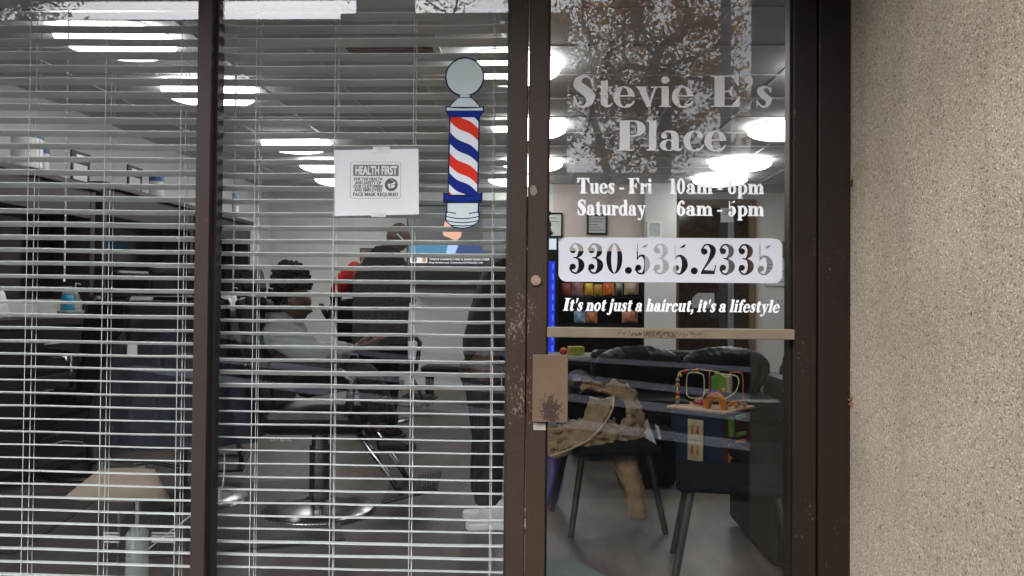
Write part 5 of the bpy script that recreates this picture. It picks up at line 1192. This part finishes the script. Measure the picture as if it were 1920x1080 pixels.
    for u, v, z, mt in ((.06, .2, .15, 'orange'), (.06, .2, .178, 'red'), (.08, .16, .105, 'yellow'), (.14, .05, .1, 'green'), (.11, .26, .165, 'red'), (.15, .20, .12, 'orange'), (.18, .15, .09, 'pinkbead'), (.15, .16, .088, 'blue'), (.12, .17, .09, 'pinkbead'), (.09, .17, .1, 'pinkbead')): bead(u, v, z, mt)
    m = MB(); p = q(.07, .16, .1); m.prism([p+Z*0, p+ea*.11, p+ea*.11+Z*.09, p+ea*.055+Z*.115, p+Z*.09], eb*.03); m.build('green_house', MT['green'], t, .003)
    m = MB(); p = q(.065, .155, .09); m.prism([p, p-ea*.03, p-ea*.03+Z*.11, p+Z*.11], eb*.03); m.build('pale_block', mat('pale_block', (.5, .45, .3), .6), t, .003)
    m = MB(); P = []                                     # orange arch
    for k in range(13): a = PI*k/12; P.append((.075+.07*math.cos(a), .10*math.sin(a)))
    for k in range(12, -1, -1): a = PI*k/12; P.append((.075+.038*math.cos(a), .062*math.sin(a)))
    m.prism([q(u, .03, z) for u, z in P], eb*.035); m.build('orange_arch', MT['orange'], t)
    for u, v, mt in ((.22, .13, 'red'), (.17, .15, 'orange'), (.02, .17, 'orange'), (.0, .24, 'grey')):
        m = MB(); m.cbox(q(u, v, .03), (.065, .03, .028), rz=.5); m.build('toy_vehicle', mat('toy_cream', (.5, .4, .3), .5) if mt == 'red' else MT[mt], t, .008)
        for s in (-.02, .02): MB().ball(q(u+s, v-.02, .018), .016, 12, (1, .5, 1)).build('toy_wheel', MT['red' if mt == 'red' else 'birch'], t)
toy()
crumple('toy_pile', 'dark heap of small purple toys on the floor in front of the activity cube', 'toys', (1.07, 2.38, .01), .17, .13, .05, mat('toy_heap', (.02, .015, .03), .6, var=.9, scale=60), 8)
# red curved tube, red box
a, b = atz(1392, 884, .04), atz(1500, 912, .04); m = MB(); m.tube([a, a.lerp(b, .5)+Vector((0, .05, 0)), b, b+(b-a)*.6], .014, 8); tag(m.build('red_hose', MT['red'], smooth=True), 'red tube lying on the floor right of the activity cube', 'tube')
def side_chair(label, c, ang, name='waiting_chair', back=True, group='black waiting chairs'):
    t = thing(name, label, 'chair', (0, 0, 0), group)
    MB().box((-.23, -.22, .385), (.23, .22, .43)).build('seat', MT['black_cloth'], t, .02)
    for sx in (-1, 1):
        for sy in (-1, 1): MB().tube([(sx*.17, sy*.17, .385), (sx*.24, sy*.235, .0)], [.017, .015], 10).build('leg', MT['black'], t)
    if not back: t.location = c; t.rotation_euler = (0, 0, ang); t['category'] = 'stool'; return t
    m = MB()
    for s in (-1, 1): m.tube([(s*.19, .21, .40), (s*.20, .25, .62)], .012, 8)
    m.build('back_frame', MT['black'], t)
    m = MB()
    def f(u, v):
        a = (u-.5)*2; z = .44+.20*v*(1-.40*a*a); return Vector((.22*a, .23+.045*v-.05*a*a, z))
    m.grid(f, 16, 8); m.build('backrest', MT['black_cloth'], t, smooth=True, solid=.03)
    t.location = c; t.rotation_euler = (0, 0, ang); return t
c1 = side_chair('black chair with slanted legs under the tan coat, near the lock stile', (.36, 1.52, 0), R_(10))
c2 = side_chair('low black stool without a back, right of the hanging coat sleeve', (.82, .78, 0), R_(-10), 'waiting_stool', False, None)
t = thing('storage_ottoman', 'large black leather ottoman box in the dark corner by the hinge side', 'ottoman', (1.35, 1.15, 0))
MB().box((1.0, .80, .03), (1.75, 1.55, .34)).build('box', MT['matte_black'], t, .02); MB().box((.99, .79, .345), (1.76, 1.56, .42)).build('lid', MT['matte_black'], t, .03)
# the tan coat: over the back, across the seat, sleeve hanging at the side
def coat():
    t = thing('coat', 'tan work coat thrown over the black chair near the lock stile', 'coat', (.30, 1.5, .5))
    Yb = 1.75; K = lambda px, py, y: aty(px, py, y)
    def sheet(nm, rows, mt, th=.012, wr=.012, seed=0):
        nr, ncol = len(rows), len(rows[0]); g = np.random.RandomState(seed); ph = g.uniform(0, 6, 4)
        def f(u, v):
            i = min(nr-2, int(v*(nr-1))); fv = v*(nr-1)-i; j = min(ncol-2, int(u*(ncol-1))); fu = u*(ncol-1)-j; fu = fu*fu*(3-2*fu); fv = fv*fv*(3-2*fv)
            p = (rows[i][j].lerp(rows[i][j+1], fu)).lerp(rows[i+1][j].lerp(rows[i+1][j+1], fu), fv); w_ = wr*(1.5*(abs(math.sin(7*u+4*v+ph[0]))-.6)+1.2*(abs(math.sin(11*u-7*v+ph[1]))-.6)+.6*math.sin(23*v+8*u+ph[2])+.35*math.sin(41*u+19*v+ph[3]))
            return p+Vector((0, w_, w_*.4))
        m = MB(); m.grid(f, 64, 56); o_ = m.build(nm, mt, t, smooth=True)
        for nz, st, dp in ((.085, .034, 2), (.028, .010, 3)):
            tx_ = bpy.data.textures.new('crease', 'CLOUDS'); tx_.noise_scale = nz; tx_.noise_depth = dp; tx_.noise_type = 'HARD_NOISE'; d_ = o_.modifiers.new('d', 'DISPLACE'); d_.texture = tx_; d_.strength = st; d_.texture_coords = 'GLOBAL'
        d_ = o_.modifiers.new('t', 'SOLIDIFY'); d_.thickness = th*.6; d_.offset = 0
        return o_
    # collar rolled over the back of the chair, falling to the right
    sheet('coat_collar', [[K(1084, 736, 1.80), K(1094, 722, 1.83), K(1108, 726, 1.83), K(1128, 724, 1.82), K(1146, 718, 1.81), K(1166, 724, 1.78), K(1182, 742, 1.74), K(1194, 768, 1.70)],
                          [K(1088, 727, 1.76), K(1098, 715, 1.78), K(1112, 718, 1.79), K(1132, 722, 1.78), K(1152, 714, 1.77), K(1174, 720, 1.74), K(1192, 738, 1.70), K(1202, 766, 1.66)],
                          [K(1090, 732, 1.68), K(1102, 726, 1.70), K(1116, 730, 1.71), K(1134, 735, 1.70), K(1154, 742, 1.68), K(1170, 750, 1.66), K(1180, 762, 1.64), K(1188, 778, 1.64)]], MT['tan'], .012, .003, 1)
    sheet('coat_side', [[K(1178, 756, 1.66), K(1186, 756, 1.66), K(1194, 762, 1.66), K(1202, 768, 1.68)], [K(1172, 785, 1.58), K(1182, 786, 1.58), K(1194, 790, 1.60), K(1206, 796, 1.64)], [K(1150, 815, 1.52), K(1170, 816, 1.52), K(1190, 818, 1.54), K(1208, 820, 1.60)], [K(1140, 845, 1.50), K(1162, 847, 1.48), K(1186, 846, 1.50), K(1208, 843, 1.58)]], MT['tan'], .012, .006, 6)
    # body of the coat heaped on the seat
    sheet('coat_front', [[K(1000, 800, 1.62), K(1050, 798, 1.62), K(1084, 786, 1.62), K(1112, 776, 1.62), K(1150, 784, 1.60)],
                         [K(1000, 815, 1.52), K(1052, 806, 1.50), K(1092, 806, 1.48), K(1116, 788, 1.48), K(1160, 800, 1.50)],
                         [K(1000, 840, 1.44), K(1050, 826, 1.40), K(1088, 828, 1.36), K(1112, 818, 1.36), K(1150, 832, 1.42)],
                         [K(1000, 862, 1.40), K(1030, 854, 1.34), K(1070, 846, 1.30), K(1104, 842, 1.30), K(1136, 846, 1.36)]], MT['tan'], .014, .007, 2)
    # lapel with a stitched pale edge
    sheet('coat_lapel', [[K(1106, 746, 1.66), K(1128, 752, 1.62), K(1150, 745, 1.58)], [K(1100, 778, 1.60), K(1124, 784, 1.54), K(1144, 772, 1.50)], [K(1088, 808, 1.50), K(1104, 820, 1.42), K(1126, 806, 1.42)], [K(1036, 846, 1.36), K(1062, 846, 1.30), K(1092, 836, 1.32)]], MT['tan'], .012, .004, 3)
    e = [K(1106, 745, 1.64), K(1128, 751, 1.60), K(1151, 745, 1.565), K(1149, 765, 1.51), K(1140, 785, 1.46), K(1122, 808, 1.40), K(1100, 828, 1.32), K(1070, 842, 1.27), K(1032, 856, 1.27)]
    MB().tube(e, .0055, 8).build('coat_hem', MT['tan_edge'], t, smooth=True)
    m = MB(); m.tube([K(1164, 818, 1.52), K(1174, 876, 1.46), K(1184, 900, 1.46), K(1192, 930, 1.46), K(1195, 962, 1.46), K(1196, 973, 1.46)], [.05, .062, .055, .050, .044, .046], 18)
    sl_ = m.build('sleeve', MT['tan'], t, smooth=True); tx = bpy.data.textures.new('sleeve_folds', 'CLOUDS'); tx.noise_scale = .03; tx.noise_depth = 3; d = sl_.modifiers.new('s', 'SUBSURF'); d.levels = d.render_levels = 2; d = sl_.modifiers.new('d', 'DISPLACE'); d.texture = tx; d.strength = .035; d.texture_coords = 'GLOBAL'
coat()
# dark bag with white stripes beside the couch, purple cloth, floor mat
t = thing('sports_bag', 'black bag with white stripes beside the tan coat', 'bag', (.62, 2.35, 0)); MB().box((.50, 2.25, .0), (.86, 2.50, .36)).build('bag_body', MT['black_cloth'], t, .05)
for a in (0, 1):
    P = [((1200, 798), (1214, 786), (1234, 842), (1219, 842)), ((1228, 795), (1236, 800), (1240, 822), (1235, 824))][a]; m = MB(); m.prism([aty(x, y, 2.244) for x, y in P], (0, .004, 0)); m.build('white_stripe', MT['white'], t)
m = MB(); m.grid(lambda u, v: aty(1016+34*u+6*math.sin(v*5), 850+120*v, 1.85+.03*math.sin(u*9+v*3)), 12, 20); tag(m.build('purple_cloth', MT['purple'], None, smooth=True, solid=.01), 'pale purple cloth hanging down beside the chair with the tan coat', 'cloth')
t = thing('entry_mat', 'grey teal floor mat with a black edge just inside the door', 'mat', (.1, .8, 0)); a, b, c, d = atz(1018, 1052, .012), atz(1074, 1048, .012), atz(1150, 1088, .012), atz(1000, 1110, .012); up = Vector((0, 0, .012))
m = MB(); m.prism([a-up, d-up, c-up, b-up], up*.8); m.build('black_edge', MT['gasket'], t); m = MB(); s = .96; ctr = (a+b+c+d)/4; m.prism([ctr+(p-ctr)*s-up*.15 for p in (a, d, c, b)], up*.3); m.build('pile', MT['teal'], t)
# armchair at the right
t = thing('armchair', 'black leather armchair with a shiny curved edge at the hinge side', 'armchair', (1.85, 2.3, 0))
MB().box((1.62, 1.9, .08), (2.3, 2.6, .44)).build('seat', MT['leather'], t, .05); MB().box((1.58, 1.88, .08), (1.74, 2.6, .63)).build('armrest', MT['leather'], t, .06); MB().box((1.62, 2.5, .1), (2.3, 2.72, .85)).build('backrest', MT['leather'], t, .07)
crumple('fur_cushion', 'round brown fuzzy cushion on top of the black furniture by the hinge side', 'cushion', (1.90, 3.2, .62), .12, .10, .12, mat('brown_fur', (.045, .026, .018), .95, var=.4, scale=80), 12)
# snack rack
def rack():
    y = 5.6; a, b = aty(1046, 605, y), aty(1205, 470, y); t = thing('snack_rack', 'black snack rack with hanging bags of chips, under the phone number sticker', 'rack', ((a.x+b.x)/2, y, 0))
    MB().box((a.x, y+.12, .1), (b.x, y+.15, b.z)).build('back_panel', MT['black'], t)
    for k, z in enumerate((aty(1120, 556, y).z, aty(1120, 606, y).z, .5)): MB().box((a.x, y-.15, z-.02), (b.x, y+.12, z)).build('shelf', MT['black'], t)
    for x in (a.x, b.x-.025):
        MB().box((x, y-.15, 0), (x+.025, y+.15, b.z)).build('side_post', MT['black'], t)
    def bag(px0, px1, py0, py1, c1_, c2_, lab):
        p, q = aty(px0, py1, y-.05), aty(px1, py0, y-.05); m = MB(); w_, h = q.x-p.x, q.z-p.z
        for s in (0, 1):
            m.grid(lambda u, v, s=s: Vector((p.x+w_*u, y-.05+(1 if s else -1)*.035*math.sin(PI*u)*math.sin(PI*v)**.6+.003*math.sin(u*20+v*9), p.z+h*v)), 12, 14)
        return tag(m.build('snack_bag', mat('bag', tuple(min(.85, x*1.9+.01) for x in c1_), .3, 0, .4, 9, bump=.4, bscale=30, col2=tuple(min(.9, x*1.6) for x in c2_)), None, smooth=True), lab, 'snack bag', 'chip bags on the snack rack')
    for args in ((1049, 1071, 531, 556, (.09, .02, .03), (.3, .06, .04), 'dark red snack bag at the left end of the upper rack row'), (1072, 1094, 530, 556, (.12, .015, .02), (.35, .2, .2), 'maroon snack bag second in the upper rack row'), (1096, 1112, 531, 554, (.5, .22, .01), (.6, .4, .03), 'yellow orange snack bag in the upper rack row'), (1113, 1130, 533, 556, (.1, .25, .04), (.6, .15, .02), 'green and orange snack bag in the upper rack row'), (1131, 1152, 531, 554, (.5, .05, .01), (.6, .2, .03), 'bright orange red snack bag in the upper rack row'), (1154, 1168, 530, 554, (.03, .03, .03), (.3, .28, .25), 'black snack bag in the upper rack row'), (1170, 1198, 530, 553, (.35, .28, .05), (.4, .3, .28), 'pale mixed colour snack bag at the right end of the upper rack row'),
                 (1076, 1098, 583, 605, (.02, .10, .35), (.3, .4, .5), 'blue snack bag on the lower rack row'), (1099, 1120, 584, 605, (.5, .12, .03), (.5, .2, .1), 'orange snack bag on the lower rack row'), (1166, 1196, 582, 605, (.4, .05, .03), (.5, .3, .2), 'red snack bag at the right of the lower rack row')): bag(*args)
rack()
# blue glowing drinks cooler edge, monitor, frames
y = 5.2; a, b = aty(1026, 663, y), aty(1041, 490, y); t = thing('drinks_cooler', 'drinks cooler glowing blue beside the lock stile', 'cooler', (a.x, y, 0))
MB().box((a.x-.45, y, 0), (b.x+.03, y+.5, b.z+.12)).build('cabinet', MT['black'], t, .01); MB().box((a.x-.06, y-.006, a.z), (b.x, y-.001, b.z)).build('light_strip', emit_mat('blue_light', (.02, .03, .5), .35), t)
m = MB()
for k in range(9): z = a.z+(b.z-a.z)*(k+.5)/9; m.box((b.x-.03, y-.009, z-.03), (b.x-.012, y-.0065, z+.03))
m.build('light_dashes', emit_mat('blue_light_bright', (.04, .13, .75), .4), t)
a, b = aty(1022, 482, y+.1), aty(1047, 444, y+.1); t = thing('monitor', 'small monitor with a pale lit screen on top of the drinks cooler', 'monitor', (a.x, y+.1, a.z)); MB().box((a.x-.15, y+.1, a.z), (b.x, y+.14, b.z)).build('casing', MT['black'], t, .005); MB().box((a.x-.13, y+.094, a.z+.02), (b.x-.02, y+.099, b.z-.02)).build('screen', emit_mat('pale_screen', (.45, .52, .6), .42), t); MB().box((a.x-.02, y+.11, b.z-1.0+.7), (a.x+.02, y+.13, a.z)).build('stand', MT['black'], t)
def wframe(label, p0, p1, yv, fm, pm, th=.03, lines=5):
    a, b = aty(p0[0], p1[1], yv), aty(p1[0], p0[1], yv); t = thing('wall_frame', label, 'framed notice', ((a.x+b.x)/2, yv, (a.z+b.z)/2)); m = MB()
    m.box((a.x, yv-.02, a.z), (b.x, yv-.002, a.z+th)); m.box((a.x, yv-.02, b.z-th), (b.x, yv-.002, b.z)); m.box((a.x, yv-.02, a.z+th), (a.x+th, yv-.002, b.z-th)); m.box((b.x-th, yv-.02, a.z+th), (b.x, yv-.002, b.z-th)); m.build('frame', fm, t)
    MB().box((a.x+th, yv-.010, a.z+th), (b.x-th, yv-.003, b.z-th)).build('sheet', pm, t)
    m = MB(); r = random.Random(int(p0[0]))
    for k in range(lines):
        z = b.z-th-(b.z-a.z-2*th)*(k+1)/(lines+1); m.box((a.x+th*1.8, yv-.0125, z-.006), (a.x+th*1.8+(b.x-a.x-3.6*th)*r.uniform(.5, 1), yv-.0105, z+.006))
    if lines: m.build('printed_lines', MT['grey'], t)
wframe('black framed notice on the pinkish wall above the monitor', (1010, 399), (1055, 445), 7.61, MT['black'], MT['paper'], .02)
wframe('dark framed price list on the pinkish wall below the opening hours lettering', (1100, 402), (1139, 440), 7.61, MT['espresso'], MT['paper'], .025)
wframe('white framed small window picture on the white wall next to the back door', (1213, 415), (1241, 447), 7.495, MT['white'], mat('pale_pic', (.45, .5, .5), .5), .03, 0)
# back door with dark glass
a, b = aty(1262, 612, 8.30), aty(1416, 375, 8.30); t = thing('back_door', 'tall brown wooden back door frame with dark glass at the rear of the room', 'door', ((a.x+b.x)/2, 8.3, 0)); wd = mat('brown_wood', (.13, .075, .03), .5, var=.3, stretch=(1, 1, 8))
m = MB(); m.box((a.x, 8.25, 0), (a.x+.07, 8.345, b.z)); m.box((b.x-.10, 8.25, 0), (b.x, 8.345, b.z)); m.box((a.x+.07, 8.25, b.z-.12), (b.x-.1, 8.345, b.z)); m.build('frame', wd, t, .004)
MB().box((a.x+.07, 8.28, .0), (b.x-.10, 8.33, b.z-.12)).build('leaf', mat('dark_door', (.035, .024, .018), .12, var=.3), t); MB().box((b.x-.38, 8.262, .0), (b.x-.30, 8.278, b.z-.13)).build('stile', mat('grey_stile', (.2, .22, .24), .3), t)
p, q = aty(1353, 416, 8.2), aty(1377, 386, 8.2); MB().box((p.x, 8.255, p.z), (q.x, 8.26, q.z)).build('paper_sign', MT['paper'], t); font_text('sign_text', 'ON', ((p.x+q.x)/2, 8.253, p.z+.10), .09, MT['ink'], t)
p = aty(1318, 575, 8.2); m = MB(); m.prism([(p.x-.14, 8.262, p.z-.02), (p.x+.17, 8.262, p.z-.02), (p.x+.17, 8.262, p.z+.19), (p.x-.06, 8.262, p.z+.19), (p.x-.13, 8.262, p.z+.12)], (0, .012, 0)); m.build('pale_shape', mat('pale_shape', (.42, .43, .42), .6), t)  # flat pale shape laid over the dark leaf, one corner cut
MB().tube([(b.x-.34, 8.24, 1.0), (b.x-.34, 8.24, 1.2)], .012, 8).build('handle', MT['steel'], t)
# right hand end: picture, calendar, switch plates, cord
p, q = aty(1464, 482, 8.2), aty(1505, 452, 8.2); t = thing('cork_board', 'brown wooden board with a small dark photo at the right, above the calendar', 'board', tuple(p)); MB().box((p.x, 8.30, p.z), (q.x, 8.345, q.z)).build('board', mat('tan_board', (.24, .13, .04), .6), t, .004); MB().box((p.x+.12, 8.29, p.z+.03), (p.x+.25, 8.299, q.z-.05)).build('photo', MT['espresso'], t)
wframe('white wall calendar hanging under the brown board', (1434, 489), (1490, 536), 8.34, MT['paper'], MT['white'], .01, 6)
p, q = aty(1455, 572, 8.3), aty(1473, 557, 8.3); t = thing('outlet_plate', 'white double outlet plate low on the wall right of the back door', 'outlet', tuple(p)); MB().box((p.x, 8.335, p.z), (q.x, 8.349, q.z)).build('plate', MT['white'], t, .003)
for s in (.3, .7): MB().box((p.x+(q.x-p.x)*s-.008, 8.332, (p.z+q.z)/2-.015), (p.x+(q.x-p.x)*s+.008, 8.334, (p.z+q.z)/2+.015)).build('socket', MT['grey'], t)
p = aty(1484, 470, 8.2); m = MB(); m.tube([(p.x, 8.33, p.z), (p.x-.02, 8.33, p.z-.2), (p.x-.03, 8.33, p.z-.4)], .01, 6); tag(m.build('wall_cable', MT['black']), 'black cable hanging on the wall beside the calendar', 'cable')
q = aty(1084, 662, 4.3); t = thing('snack_table', 'low grey table with colourful snack boxes left of the couch', 'table', (q.x, 4.5, 0)); z = q.z-.02
MB().box((q.x-.4, 4.2, z-.03), (q.x+.2, 4.7, z)).build('top', MT['grey'], t, .005)
for sx in (-.38, .15):
    for sy in (4.22, 4.64): MB().box((q.x+sx, sy, 0), (q.x+sx+.04, sy+.04, z-.031)).build('leg', MT['black'], t)
tag(MB().cbox((q.x-.02, 4.3, z+.04), (.13, .1, .078), .2).build('snack_box', mat('yellow_green_box', (.35, .36, .06), .5, var=.5, scale=15), None, .004), 'yellow and green snack box on the low grey table', 'box'); tag(MB().ball((q.x-.13, 4.28, z+.035), .036, 14).build('red_ball', MT['red'], smooth=True), 'small red ball beside the snack box', 'ball')
